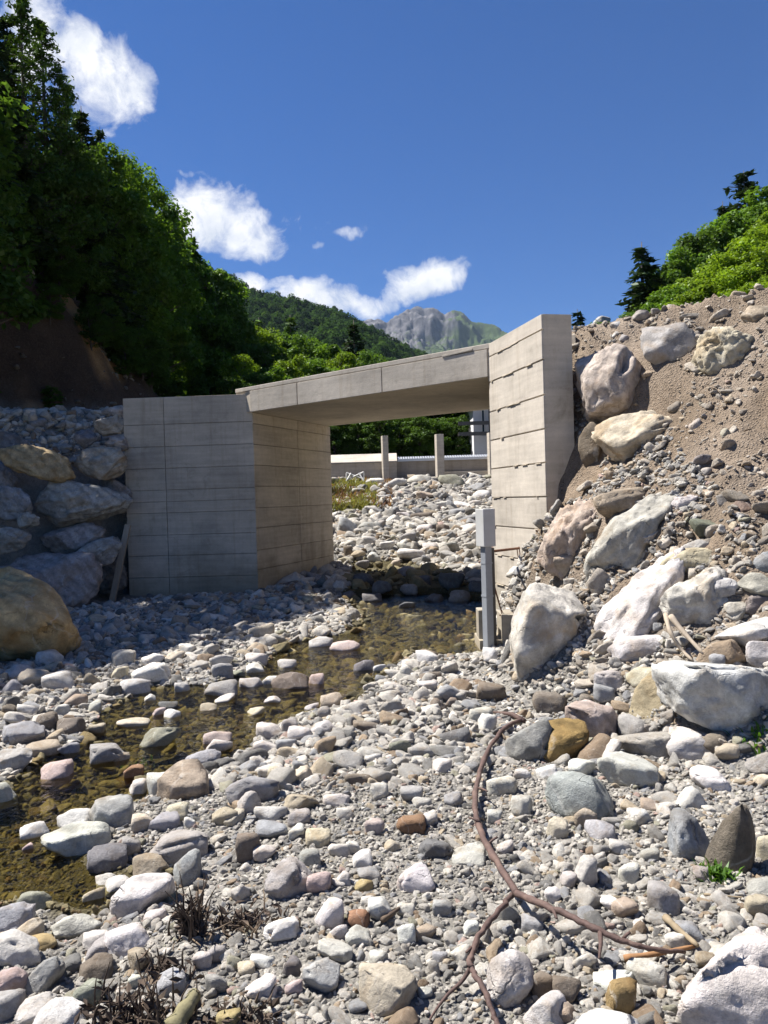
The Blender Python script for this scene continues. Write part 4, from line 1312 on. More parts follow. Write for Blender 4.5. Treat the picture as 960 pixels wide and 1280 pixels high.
def lay(name, parts, brown=0.0, sink=0.36, tonew=TONEW, dim=1.0):
    X, Y, S = (np.concatenate(q) for q in zip(*parts))
    Z, dw, zr, zc, tt, ss, ee = terrain(X, Y, True, True)
    n = len(X)
    ti = TONES[rng.choice(len(TONES), n, p=tonew)] * rng.uniform(0.92, 1.28, n)[:, None] * np.where(Y > 16, 0.86, 1.0)[:, None] * np.array([1.03, 1.0, 0.95])
    ti = ti * (1 - brown) + np.array([0.50, 0.41, 0.31]) * brown * rng.uniform(0.7, 1.2, n)[:, None]
    ti = ti * dim
    wetm = (dw < 0.0)[:, None]
    ti = np.where(wetm, ti * np.array([0.50, 0.45, 0.28]), ti)
    rot = np.stack([rng.normal(0, 0.42, n), rng.normal(0, 0.42, n), rng.uniform(0, 6.28, n)], -1)
    # follow the slope: lean stones with the ground
    e_ = 0.08
    gx_ = (terrain(X + e_, Y, False) - terrain(X - e_, Y, False)) / (2 * e_)
    gy_ = (terrain(X, Y + e_, False) - terrain(X, Y - e_, False)) / (2 * e_)
    steep = np.hypot(gx_, gy_)
    scl = S[:, None] * np.stack([rng.uniform(0.85, 1.35, n), rng.uniform(0.75, 1.1, n), rng.uniform(0.6, 1.05, n)], -1)
    keep = steep < 3.2
    keep &= (dw > -0.03) | (Z + S * 0.75 < zs(np.minimum(Y, 15)) - 0.01) | (rng.uniform(0, 1, n) < np.where(S > 0.045, 0.34, 0.05))
    P = np.stack([X, Y, Z + S * (0.50 - sink)], -1)
    # inside concrete or other solids: drop
    inside = ((Y > 14.1) & (Y < 14.85) & (X > -4.85) & (X < -2.2)) | ((X < -2.30 + (Y - 14.3) * 0.372) & (X > -3.0) & (Y > 14.1) & (Y < 17.7))
    vv = (X - R0[0]) * WN[0] + (Y - R0[1]) * WN[1]
    s_ = (X - R0[0]) * RN[0] + (Y - R0[1]) * RN[1]
    inside |= (vv > -0.02) & (vv < 0.45) & (s_ < 1.2) & (s_ > -2.5)
    keep &= ~inside
    return scatter(name, P[keep], rot[keep], scl[keep], ti[keep], rng.integers(0, 16, n)[keep], PEBC)


near = [stone_points(72000, (-3.8, 3.2, 1.3, 5.2), 0.011, 0.045, 2.1, 0.7),
        stone_points(5600, (-4.4, 3.2, 1.3, 6.0), 0.042, 0.11, 2.4, 0.8, True),
        stone_points(30000, (-7.0, 2.8, 4.8, 9.5), 0.03, 0.09, 2.0, 0.75),
        stone_points(2600, (-7.0, 2.2, 4.5, 10), 0.09, 0.22, 2.4, 0.8, True),
        stone_points(20000, (-8.5, 2.2, 9.0, 14.8), 0.04, 0.11, 2.0),
        stone_points(1200, (-5.2, 2.2, 9.0, 14.8), 0.11, 0.26, 2.4),
        stone_points(6000, (-2.6, 4.8, 14.5, 22), 0.07, 0.20, 2.0),
        stone_points(900, (-2.0, 4.8, 14.2, 22), 0.2, 0.42, 2.2),
        stone_points(5200, (-3.4, 5.6, 21.5, 29.6), 0.09, 0.24, 2.0),
        stone_points(760, (-3.2, 5.6, 21.5, 29.6), 0.24, 0.5, 2.2)]
lay('river_gravel', near)
# rubble on the earth slope to the right (browner, mostly small)
slope = []
for (n_, reg, lo, hi) in [(15000, (0.8, 5.2, 2.6, 10.6), 0.015, 0.05), (3000, (0.8, 5.2, 2.6, 10.6), 0.05, 0.12), (260, (1.4, 5.2, 3.5, 10.6), 0.12, 0.22)]:
    x, y, s = stone_points(n_, reg, lo, hi, 2.2, 0.75)
    zz, dw_, zr_, zc_, tt_, ss_, ee_ = terrain(x, y, True, True)
    m_ = zr_ & (zz > zs(y) + 0.18) & (n2(x, y, 0.95, 3, 91) + rng.normal(0, 0.25, len(x)) > np.where(ss_ < 0.7, -0.7, -0.34 if lo < 0.1 else -0.3))
    slope.append((x[m_], y[m_], s[m_]))
lay('slope_rubble', slope, 0.45)
# stone heap on the left bank
heap = []
for (n_, reg, lo, hi) in [(2600, (-8.5, -4.7, 13.0, 17.0), 0.06, 0.16), (420, (-8.5, -4.7, 13.2, 17), 0.16, 0.34)]:
    x, y, s = stone_points(n_, reg, lo, hi, 2.0, 0.6)
    e_ = y - np.interp(x, [-14, -9, -6.3, -4.76], [10.2, 12.2, 13.5, 14.55])
    m_ = e_ > 0.02
    heap.append((x[m_], y[m_], s[m_]))
lay('bank_rubble', heap, 0.0)
x, y = rng.uniform(-16, -7.5, 1300), rng.uniform(17, 36, 1300)
m_ = (terrain(x, y, True, True)[4] > 0.05) & (terrain(x, y, True, True)[4] < 3.2)
lay('cliff_rubble', [(x[m_], y[m_], 0.04 + 0.16 * rng.uniform(0, 1, m_.sum()) ** 3)], 0.6, 0.5, TONEW, 0.5)

# ------------------------------------------------------------------ the concrete bridge
bridge = empty('concrete_bridge', (0.0, 13.0, 0.0), 'raw concrete bridge with skewed deck slab and wing walls over the stony stream', 'bridge')


def wall_part(name, a, b, thick, rows, cuts, mat, core_mat, z_over=0.0, gap=0.010, face_depth=0.02, zlow=-0.45, label=None, seed=0):
    """a straight wall: core, and one panel per formwork board on the face that runs from a to b (face to the right of a->b is outside)"""
    a, b = np.array(a, float), np.array(b, float)
    t = (b - a) / np.linalg.norm(b - a)
    L = np.linalg.norm(b - a)
    nrm = np.array([t[1], -t[0]])                     # outside
    g = random.Random(seed)
    core = MB()
    i0 = a - nrm * face_depth
    i1 = b - nrm * face_depth
    core.prism([tuple(i0), tuple(i1), tuple(i1 - nrm * (thick - face_depth)), tuple(i0 - nrm * (thick - face_depth))], zlow, rows[0])
    wo = core.build(name, core_mat, bridge, bevel=0.006)
    if label:
        wo['label'] = label
    cols = [0.0] + [c * L for c in cuts] + [L]
    for r in range(len(rows) - 1):
        z1, z0 = rows[r] - (0.004 if r == 0 else gap / 2), rows[r + 1] + gap / 2
        for c in range(len(cols) - 1):
            u0, u1 = cols[c] + (0.0 if c == 0 else gap / 2), cols[c + 1] - (0.0 if c == len(cols) - 2 else gap / 2)
            pr = g.uniform(-0.004, 0.004)
            p0, p1 = a + t * u0, a + t * u1
            o0, o1 = p0 + nrm * pr, p1 + nrm * pr
            k0, k1 = p0 - nrm * (face_depth - 0.001), p1 - nrm * (face_depth - 0.001)
            pb = MB().prism([tuple(o0), tuple(o1), tuple(k1), tuple(k0)], z0, z1)
            pb.build('panel', mat, wo, bevel=0.004)
    return wo


pA = at(155, 497, 14.4)
pB = at(314, 494, 14.3)
A0, B0 = (pA[0] - 0.02, 14.42), (pB[0] + 0.01, 14.32)
ROWS_L = [3.53, 3.04, 2.64, 2.25, 1.86, 1.65, 1.45, 1.05, 0.68, 0.29, -0.45]
wall_part('wing_wall', A0, B0, 0.38, ROWS_L, [0.315], M['concrete'], M['concrete_dark'], seed=1, label='shaded wing wall with a grid of formwork joints')
C0 = (-1.13, 17.55)
ROWS_A = [3.2, 3.0, 2.63, 2.26, 1.88, 1.49, 1.13, 0.73, 0.38, -0.45]
wall_part('abutment', (B0[0] + 0.004, B0[1] + 0.002), C0, 0.5, ROWS_A, [0.53], M['concrete'], M['concrete_dark'], seed=2, label='abutment wall under the deck with formwork joints')
# right wing wall: inner face from far to near (outside is towards the stream)
D1, D0 = (1.475, 10.85), (1.853, 9.13)
ROWS_R = [3.64, 3.46, 3.12, 2.72, 2.335, 1.95, 1.56, 1.18, 0.79, 0.40, 0.0, -0.4]
tdir = np.array(D0) - np.array(D1)
Lr = np.linalg.norm(tdir)
tdir /= Lr
Dfar = tuple(np.array(D1) - tdir * 0.02)
rw = wall_part('wing_wall', D0, Dfar, 0.37, ROWS_R, [], M['concrete_pale'], M['concrete'], seed=3, label='sunlit wing wall with rough horizontal joints') if False else None


def right_wing():
    a, b = np.array(Dfar), np.array(D0)
    nrm = np.array([-tdir[1], tdir[0]])              # into the fill
    if nrm[0] < 0:
        nrm = -nrm
    th = 0.37
    core = MB().prism([tuple(a + nrm * 0.02), tuple(b + nrm * 0.02), tuple(b + nrm * th), tuple(a + nrm * th)], -0.4, 3.64)
    wo = core.build('wing_wall', M['concrete'], bridge, bevel=0.006)
    wo['label'] = 'sunlit wing wall with rough horizontal joints'
    g = random.Random(5)
    for r in range(len(ROWS_R) - 1):
        z1, z0 = ROWS_R[r] - (0.004 if r == 0 else 0.009), ROWS_R[r + 1] + 0.009
        pr = g.uniform(-0.006, 0.004)
        MB().prism([tuple(a - nrm * pr), tuple(b - nrm * pr), tuple(b + nrm * 0.021), tuple(a + nrm * 0.021)], z0, z1).build('panel', M['concrete_pale'], wo, bevel=0.004)
        # grout fins squeezed out of the joint
        if r < len(ROWS_R) - 2:
            L_ = np.linalg.norm(b - a)
            fin = MB()
            u = 0.02
            while u < L_ - 0.1:
                w_ = g.uniform(0.03, 0.2)
                if g.random() < 0.25:
                    c = a + (b - a) / L_ * (u + w_ / 2) - nrm * 0.004
                    fin.box((c[0], c[1], ROWS_R[r + 1] + g.uniform(-.004, .004)), np.append((b - a) / L_ * w_ / 2, 0), np.append(nrm * g.uniform(0.006, 0.014), 0), (0, 0, g.uniform(0.003, 0.006)))
                u += w_
            if fin.V:
                fin.build('joint_ridge', M['concrete'], wo)
    return wo


right_wing()
# right abutment under the deck, behind the wing wall
wall_part('abutment', (2.55, 15.6), (1.62, 11.55), 0.45, [3.2, 2.7, 2.3, 1.9, 1.5, 1.1, 0.7, 0.3, -0.3], [0.5], M['concrete'], M['concrete_dark'], seed=4)

# deck slab (skewed), its upper edge strip and vertical joints
FL, FR = np.array([B0[0] + 0.0, 14.22]), np.array([1.475, 10.84])
fdir = (FR - FL) / np.linalg.norm(FR - FL)
FRx = FR + fdir * 1.3
BL, BR = np.array([-1.16, 17.5]), np.array([2.06, 15.0])
bdir = (BR - BL) / np.linalg.norm(BR - BL)
BRx = BR + bdir * 1.2
deck = MB().prism([tuple(FL - fdir * 0.42 + np.array([0, 0.03])), tuple(FL + np.array([0, 0.001])), tuple(FRx), tuple(BRx), tuple(BL), tuple(BL - bdir * 0.45)], 3.203, 3.57).build('deck_slab', M['concrete'], bridge, bevel=0.008)
fn = np.array([fdir[1], -fdir[0]])
if fn[1] > 0:
    fn = -fn
Lf = np.linalg.norm(FR - FL)
us = [0.0, 0.245, 0.62, 1.0]
for i in range(3):                                            # three cast face panels between the vertical joints
    p0, p1 = FL + fdir * (us[i] * Lf + (0.008 if i else 0)), FL + fdir * (us[i + 1] * Lf - (0.008 if i < 2 else 0.012))
    MB().prism([tuple(p0 + fn * 0.022), tuple(p1 + fn * 0.022), tuple(p1 - fn * 0.0), tuple(p0)], 3.196, 3.565).build('face_panel', M['concrete_pale'], deck, bevel=0.006)
e0, e1 = FL - fdir * 0.42, FR + fdir * 0.05
MB().prism([tuple(e0 + fn * 0.012), tuple(e1 + fn * 0.012), tuple(e1 + np.array([1.2, 3.9])), tuple(e0 + np.array([1.0, 3.2]))], 3.574, 3.645).build('road_slab', M['concrete_pale'], bridge, bevel=0.01)
c_ = FL + fdir * (0.90 * Lf)
MB().box((c_[0] + fn[0] * 0.022, c_[1] + fn[1] * 0.022, 3.585), (*(fdir * 0.26), 0.012), (*(fn * 0.012), 0), (0, 0, 0.012)).build('grout_lip', M['concrete_pale'], deck, bevel=0.004)
# footing step along the left abutment
ft = MB()
ft.prism([(A0[0] - 0.1, 14.44), (A0[0] - 0.1, 14.18), (B0[0] + 0.18, 14.04), (C0[0] + 0.42, 17.35), (C0[0] + 0.35, 17.75), (C0[0] - 0.1, 17.75), (B0[0], 14.4)], -0.6, -0.07)
ft.build('footing', M['concrete'], bridge, bevel=0.012)

# ------------------------------------------------------------------ gauge post and its footing
gp = at(611, 812, 8.75)
post = empty('gauge_post', (gp[0], gp[1], -0.12), 'slim grey steel gauge post with a pale box cover by the sunlit wing wall', 'gauge post')
ya = R(24)
ex, ey = np.array([math.cos(ya), math.sin(ya), 0]), np.array([-math.sin(ya), math.cos(ya), 0])
base = np.array([gp[0], gp[1], 0.0])
MB().box(base + [0, 0, 0.50], ex * 0.042, ey * 0.05, (0, 0, 0.64)).build('channel', M['steel'], post, bevel=0.006)
MB().box(base + ex * 0.072 + ey * 0.02 + [0, 0, 0.44], ex * 0.022, ey * 0.04, (0, 0, 0.58)).build('channel', M['steel_dark'], post, bevel=0.004)
MB().box(base + [0, 0, 1.245], ex * 0.075, ey * 0.085, (0, 0, 0.205)).build('box_cover', M['cover'], post, bevel=0.008)
for zb in (0.86, 0.50):
    MB().box(base + [0, 0, zb], ex * 0.046, ey * 0.054, (0, 0, 0.010)).build('strap', M['steel'], post)
inner = lambda u, z, off=0.0: np.array([*(np.array(D0) - tdir * u - np.array([0.98, 0.196]) * off), z])
arm = MB()
a0, a1 = base + np.array([0.06, 0.03, 0.98]), inner(0.78, 0.93, 0.03)
arm.tube([a0, a1], 0.016, 8).build('bracket_arm', M['rust'], post)
MB().tube([a1 + [0, 0, 0.02], inner(0.70, 0.66, 0.03)], 0.007, 6).build('hanger_rod', M['rust'], post)
MB().tube([a1 + [-0.03, -0.03, 0.0], inner(0.76, 0.62, 0.03)], 0.006, 6).build('hanger_rod', M['rust'], post)
mbx = inner(0.66, 0.55, 0.04)
MB().box(mbx, np.append(tdir * 0.075, 0), (0.025, 0.005, 0), (0, 0, 0.12)).build('junction_box', M['steel_dark'], post, bevel=0.006)
MB().tube([base + [0.09, 0.05, 0.60], base + [0.16, 0.12, 0.34], base + [0.25, 0.25, 0.16]], 0.005, 6).build('stay_rod', M['rust'], post)
MB().tube([base + [0.09, 0.05, 0.56], base + [0.20, 0.10, 0.16]], 0.005, 6).build('stay_rod', M['rust'], post)
fb = base + np.array([0.08, 0.32, 0])
blk = empty('footing_block', (fb[0], fb[1], -0.2), 'low concrete footing block behind the gauge post', 'concrete block')
MB().box(fb + [-0.11, -0.04, 0.05], (0.055, 0, 0), (0, 0.12, 0), (0, 0, 0.27)).build('upstand', M['concrete_pale'], blk, bevel=0.01)
MB().box(fb + [0.15, -0.10, 0.02], (0.075, 0, 0), (0, 0.2, 0), (0, 0, 0.26)).build('upstand', M['concrete_pale'], blk, bevel=0.01)
MB().box(fb + [0.02, 0.0, -0.12], (0.19, 0, 0), (0, 0.26, 0), (0, 0, 0.12)).build('base', M['concrete'], blk, bevel=0.01)
MB().tube([fb + [0.06, -0.24, 0.27], fb + [0.30, -0.12, 0.28]], 0.008, 6).build('iron_bar', M['rust'], blk)

# leaning wooden post beside the wing wall
w0, w1 = at(139, 758, 13.7), at(160, 656, 13.95)
tw = w1 - w0
tw /= np.linalg.norm(tw)
sx_ = np.cross(tw, CFWD)
sx_ /= np.linalg.norm(sx_)
sy_ = np.cross(sx_, tw)
tag(MB().box((w0 + w1) / 2, sx_ * 0.05, sy_ * 0.035, tw * np.linalg.norm(w1 - w0) / 2).build('wooden_post', M['wood_grey'], bevel=0.006),
    'weathered wooden post leaning against the edge of the shaded wing wall', 'wooden post')

# ------------------------------------------------------------------ weir, posts, trestle and house upstream
YW = 30.0
wl, wm, wr = at(380, 590, YW), at(496, 590, YW), at(700, 590, YW)
weir = empty('weir_wall', (wm[0], YW, 2.2), 'low concrete weir wall across the stony bed upstream of the bridge', 'weir')
tz = lambda py, px=520: at(px, py, YW)[2]
MB().prism([(wl[0], YW + 0.02), (wm[0], YW), (wm[0], YW + 0.35), (wl[0], YW + 0.35)], tz(606), tz(577)).build('low_wall', M['concrete'], weir, bevel=0.01)
sl = MB()
zt0, zt1 = tz(577), tz(566)
xl0, xl1 = at(422, 578, YW)[0], wm[0] + 0.02
sl.add([(xl0 - 1.2, YW - 0.03, zt0 + .004), (xl1, YW - 0.03, zt0 + .004), (xl1, YW + 0.75, zt1), (xl0 - 2.0, YW + 0.75, zt1),
        (xl0 - 1.2, YW - 0.03, zt0 + 0.05), (xl1, YW - 0.03, zt0 + 0.05), (xl1, YW + 0.75, zt1 + 0.05), (xl0 - 2.0, YW + 0.75, zt1 + 0.05)],
       [[3, 2, 1, 0], [4, 5, 6, 7], [0, 1, 5, 4], [1, 2, 6, 5], [2, 3, 7, 6], [3, 0, 4, 7]])
sl.build('sloping_cap', M['concrete_pale'], weir)
MB().prism([(wm[0] + 0.01, YW + 0.5), (wr[0], YW + 0.5), (wr[0], YW + 0.9), (wm[0] + 0.01, YW + 0.9)], tz(606), tz(574)).build('intake_wall', M['concrete_dark'], weir, bevel=0.01)
MB().prism([(wm[0] + 1.6, YW + 0.1), (wr[0], YW + 0.0), (wr[0], YW + 0.5), (wm[0] + 1.6, YW + 0.5)], tz(608), tz(591)).build('sill', M['concrete'], weir, bevel=0.01)
gx0, gx1 = wm[0] + 0.05, wr[0]
nb = 64
for i in range(nb):
    xx = gx0 + (gx1 - gx0) * (i + 0.5) / nb
    MB().box((xx, YW + 0.62, tz(571.5)), (0.035, 0, 0), (0, 0.22, 0.05), (0, 0, 0.02)).build('grate_bar', M['grate'], weir)
MB().box(((gx0 + gx1) / 2, YW + 0.46, tz(574)), ((gx1 - gx0) / 2, 0, 0), (0, 0.03, 0), (0, 0, 0.05)).build('grate_rail', M['grate'], weir)
for i, (px, top, bot, wpx, lb) in enumerate([(482, 545, 595, 7, 'slim concrete post at the end of the sloping weir cap'), (550, 543, 592, 9, 'thicker concrete post in the middle of the weir'),
                                        (615, 541, 590, 8, 'concrete post of the weir half hidden by the sunlit wing wall')]):
    c = at(px, bot, YW - 0.2)
    t_ = at(px, top, YW - 0.2)
    hw = wpx * YW / F / 2
    tag(MB().box((c[0], YW - 0.2, (c[2] - 0.15 + t_[2]) / 2), (hw, 0.03, 0), (-0.03, hw, 0), (0, 0, (t_[2] - c[2] + 0.15) / 2)).build('concrete_post', M['concrete_pale'], bevel=0.012),
        lb, 'post', 'posts of the weir')
tb = at(444, 601, 28.6)
tb[2] = float(terrain(np.array([tb[0]]), np.array([tb[1]]))[0]) + 0.05
tb[2] = max(tb[2], at(444, 601, 28.6)[2])
tre = empty('trestle', tuple(tb), 'small white wooden sawhorse by the foot of the weir wall', 'sawhorse')
tw_, th_ = 0.62, 0.34
for sx in (-1, 1):
    for sy in (-1, 1):
        MB().tube([tb + [sx * tw_ / 2 * 1.0, sy * 0.18, -0.02], tb + [sx * tw_ * 0.32 * -0.2 + sx * 0.18, sy * 0.02, th_ * 0.8]], 0.028, 6).build('leg', M['white_paint'], tre)
MB().tube([tb + [-tw_ / 2, 0, th_ * 0.12], tb + [tw_ / 2, 0, th_ * 0.9]], 0.026, 6).build('brace', M['white_paint'], tre)
MB().tube([tb + [tw_ / 2, 0.03, th_ * 0.12], tb + [-tw_ / 2, 0.03, th_ * 0.9]], 0.026, 6).build('brace', M['white_paint'], tre)
MB().tube([tb + [-tw_ / 2, 0, th_ * 0.85], tb + [-tw_ / 2, 0, th_ * 0.1]], 0.024, 6).build('upright', M['white_paint'], tre)
MB().tube([tb + [tw_ / 2, 0, th_ * 0.95], tb + [tw_ / 2, 0, th_ * 0.1]], 0.024, 6).build('upright', M['white_paint'], tre)

YH = 40.0
h0 = at(592.5, 566, YH)
house = empty('white_house', (h0[0] + 4, YH + 4, 2.6), 'white house with dark balcony rails seen under the bridge beside the sunlit wing wall', 'house')
hx0, hx1, hz0, hz1 = h0[0], h0[0] + 9, 2.2, 6.3
# the front wall is built round its window openings: piers and bands
wins = [(hx0 + 0.40, hx0 + 0.62), (hx0 + 1.15, hx0 + 2.2), (hx0 + 3.2, hx0 + 4.4), (hx0 + 5.6, hx0 + 6.8)]
wz = (4.55, 5.9)
hw_ = MB()
hw_.prism([(hx0, YH + 0.3), (hx1, YH + 0.3), (hx1, YH + 8), (hx0, YH + 8)], hz0, hz1)
hb = hw_.build('wall', M['plaster'], house)
pier = MB()
xs = [hx0] + [v for wv in wins for v in wv] + [hx1]
for i in range(0, len(xs), 2):
    pier.prism([(xs[i], YH), (xs[i + 1], YH), (xs[i + 1], YH + 0.299), (xs[i], YH + 0.299)], wz[0], wz[1])
pier.prism([(hx0, YH), (hx1, YH), (hx1, YH + 0.299), (hx0, YH + 0.299)], wz[1] + 0.002, hz1)
pier.prism([(hx0, YH), (hx1, YH), (hx1, YH + 0.299), (hx0, YH + 0.299)], hz0, wz[0] - 0.002)
tag(pier.build('front_wall', M['plaster'], house), kind='stuff')
for a_, b_ in wins:
    fr = MB()
    for xx in (a_ + 0.03, b_ - 0.03):
        fr.box((xx, YH + 0.14, (wz[0] + wz[1]) / 2), (0.03, 0, 0), (0, 0.04, 0), (0, 0, (wz[1] - wz[0]) / 2))
    for zz in (wz[0] + 0.03, wz[1] - 0.03):
        fr.box(((a_ + b_) / 2, YH + 0.14, zz), ((b_ - a_) / 2 - 0.061, 0, 0), (0, 0.04, 0), (0, 0, 0.03))
    wo = fr.build('window', M['white_paint'], house)
    MB().box(((a_ + b_) / 2, YH + 0.16, (wz[0] + wz[1]) / 2), ((b_ - a_) / 2 - 0.05, 0, 0), (0, 0.008, 0), (0, 0, (wz[1] - wz[0]) / 2 - 0.05)).build('pane', M['glass'], wo)
MB().prism([(hx0 - 0.5, YH - 0.6), (hx1 + 0.5, YH - 0.6), (hx1 + 0.5, YH + 8.5), (hx0 - 0.5, YH + 8.5)], hz1 + 0.003, hz1 + 0.22).build('roof', M['roof'], house)
for zz in (at(600, 530, YH)[2], at(600, 543, YH)[2]):
    MB().box(((hx0 + hx1) / 2 - 0.4, YH - 0.5, zz), ((hx1 - hx0) / 2 + 0.4, 0, 0), (0, 0.04, 0), (0, 0, 0.09)).build('balcony_rail', M['steel_dark'], house)
for i in range(7):
    MB().box((hx0 + 0.75 + i * 1.3, YH - 0.5, 4.3), (0.045, 0, 0), (0, 0.045, 0), (0, 0, 1.95)).build('balcony_post', M['steel_dark'], house)

# ------------------------------------------------------------------ trees
def tree_mesh(kind, seed):
    """trunk mesh and crown mesh of a 10 m tree standing at the origin"""
    g = np.random.default_rng(seed)
    tr = MB()
    leaves = []

    def leaf_cloud(c, rad, n, size, flat=0.75, updir=0.55):
        d = g.normal(size=(n, 3))
        d /= np.linalg.norm(d, axis=1)[:, None]
        r = g.uniform(0.25, 1.0, n) ** 0.55
        p = c + d * (r * rad)[:, None] * np.array([1, 1, flat])
        nr = d * 0.5 + np.array([0, 0, updir]) + g.normal(size=(n, 3)) * 0.5
        s = size * g.uniform(0.6, 1.35, n)
        leaves.append((p, nr, s))

    hi = kind == 'high'
    if hi:
        kind = 'broad'
    if kind == 'broad':
        H = 10.0
        wob_ = g.uniform(-0.35, 0.35, (6, 2))
        path = [np.array([wob_[i, 0] * i / 5, wob_[i, 1] * i / 5, H * 0.86 * i / 5]) for i in range(6)]
        tr.tube(spline(path, 3), np.linspace(0.17, 0.04, 16), 8)
        R0_ = g.uniform(2.1, 2.7)
        nl = int(g.integers(84, 100))
        for i in range(nl):
            tz_ = g.uniform(0.45 if hi else 0.10, 1.0)
            prof = math.sin(math.pi * (0.12 + 0.80 * tz_) ** 1.0) ** 0.7
            rr = R0_ * prof * math.sqrt(g.uniform(0.10, 1.0))
            an = g.uniform(0, 6.283)
            c = np.array([rr * math.cos(an), rr * math.sin(an), H * (0.06 + 0.90 * tz_)])
            if i % 4 == 0:
                b0 = np.array([0, 0, max(0.6, c[2] - 0.5 * rr - 0.5)])
                b0 = np.array([*(path[min(5, int(b0[2] / (H * 0.86) * 5))][:2]), b0[2]])
                tr.tube([b0, (b0 + c) / 2 + [0, 0, 0.18], c], [0.06, 0.04, 0.015], 5)
            leaf_cloud(c, g.uniform(0.40, 0.85), int(g.uniform(150, 230)), 0.105 * g.uniform(0.8, 1.25), g.uniform(0.5, 0.9), 0.7)
    elif kind == 'spruce' or kind == 'pine':
        H = 10.0
        tr.tube([(0, 0, 0), (0.03, 0.02, H * 0.5), (0, 0, H)], [0.17, 0.1, 0.012], 8)
        z = 0.7
        Rm = 2.0 if kind == 'spruce' else 2.3
        while z < H - 0.15:
            t_ = z / H
            nbr = int(g.integers(6, 9)) if t_ < 0.85 else 5
            L0 = Rm * (1 - t_) ** (0.85 if kind == 'spruce' else 0.7) + 0.12
            for k in range(nbr):
                an = g.uniform(0, 6.283)
                L = L0 * g.uniform(0.55, 1.12)
                droop = -0.30 if kind == 'spruce' else 0.05
                dirv = np.array([math.cos(an), math.sin(an), 0])
                pts = [np.array([0, 0, z]) + dirv * L * q + np.array([0, 0, droop * L * q * q + 0.12 * L * max(0, q - 0.6)]) for q in (0, 0.35, 0.7, 1.0)]
                if L > 0.5:
                    tr.tube(pts, [0.025, 0.018, 0.012, 0.005], 4, False)
                m_ = max(6, int(L * 15))
                q = g.uniform(0.18, 1.0, m_)
                p = np.array([0, 0, z]) + dirv[None] * (L * q)[:, None]
                p[:, 2] += droop * L * q * q + 0.12 * L * np.maximum(0, q - 0.6)
                side = np.array([-dirv[1], dirv[0], 0])
                wd = (0.30 * L * (1.1 - q) + 0.10) * g.uniform(-1, 1, m_)
                p = p + side[None] * wd[:, None]
                p[:, 2] -= np.abs(wd) * 0.25 + g.uniform(0, 0.16, m_)
                nr = np.array([0, 0, 1.0]) + g.normal(size=(m_, 3)) * 0.45 + dirv * 0.2
                leaves.append((p, nr, 0.21 * g.uniform(0.6, 1.3, m_)))
            z += g.uniform(0.20, 0.32)
    elif kind == 'loose':                       # tall airy larch-like conifer
        H = 10.0
        tr.tube([(0, 0, 0), (0.05, -0.03, H * 0.5), (0, 0, H)], [0.15, 0.09, 0.01], 8)
        z = 1.2
        while z < H - 0.1:
            t_ = z / H
            L0 = 1.9 * (1 - t_) ** 0.7 + 0.15
            for k in range(int(g.integers(3, 6))):
                an = g.uniform(0, 6.283)
                L = L0 * g.uniform(0.5, 1.15)
                dirv = np.array([math.cos(an), math.sin(an), 0])
                rise = g.uniform(-0.1, 0.35)
                pts = [np.array([0, 0, z]) + dirv * L * q + np.array([0, 0, rise * L * q]) for q in (0, 0.5, 1.0)]
                tr.tube(pts, [0.022, 0.014, 0.004], 4, False)
                for q in np.linspace(0.3, 1, 5):
                    c = np.array([0, 0, z]) + dirv * L * q + np.array([0, 0, rise * L * q])
                    leaf_cloud(c, 0.20, 9, 0.085, 0.5)
            z += g.uniform(0.22, 0.36)
    P = np.concatenate([q[0] for q in leaves])
    Nn = np.concatenate([q[1] for q in leaves])
    S = np.concatenate([q[2] for q in leaves])
    Nn /= np.linalg.norm(Nn, axis=1)[:, None]
    rv = g.normal(size=P.shape)
    A_ = np.cross(Nn, rv)
    A_ /= np.linalg.norm(A_, axis=1)[:, None] + 1e-9
    B_ = np.cross(Nn, A_)
    asp = 0.58 if kind in ('broad',) else 0.36
    v0 = P - A_ * S[:, None]
    v1 = P + B_ * (S * asp)[:, None] + Nn * (S * 0.12)[:, None]
    v2 = P + A_ * S[:, None]
    v3 = P - B_ * (S * asp)[:, None] + Nn * (S * 0.12)[:, None]
    V = np.stack([v0, v1, v2, v3], 1).reshape(-1, 3)
    Fq = np.arange(len(V)).reshape(-1, 4)
    crown = mesh_np('crown', V, Fq, False)
    crown.materials.append(M['leaf'] if kind == 'broad' else M['needle'])
    trunk = mesh_np('trunk', np.array(tr.V), tr.F, True)
    trunk.materials.append(M['bark'])
    return trunk, crown


PROTO = {'B': [tree_mesh('broad', 100 + i) for i in range(5)], 'S': [tree_mesh('spruce', 200 + i) for i in range(3)], 'P': [tree_mesh('pine', 300 + i) for i in range(2)],
         'L': [tree_mesh('loose', 400 + i) for i in range(2)]}
TREES = {}


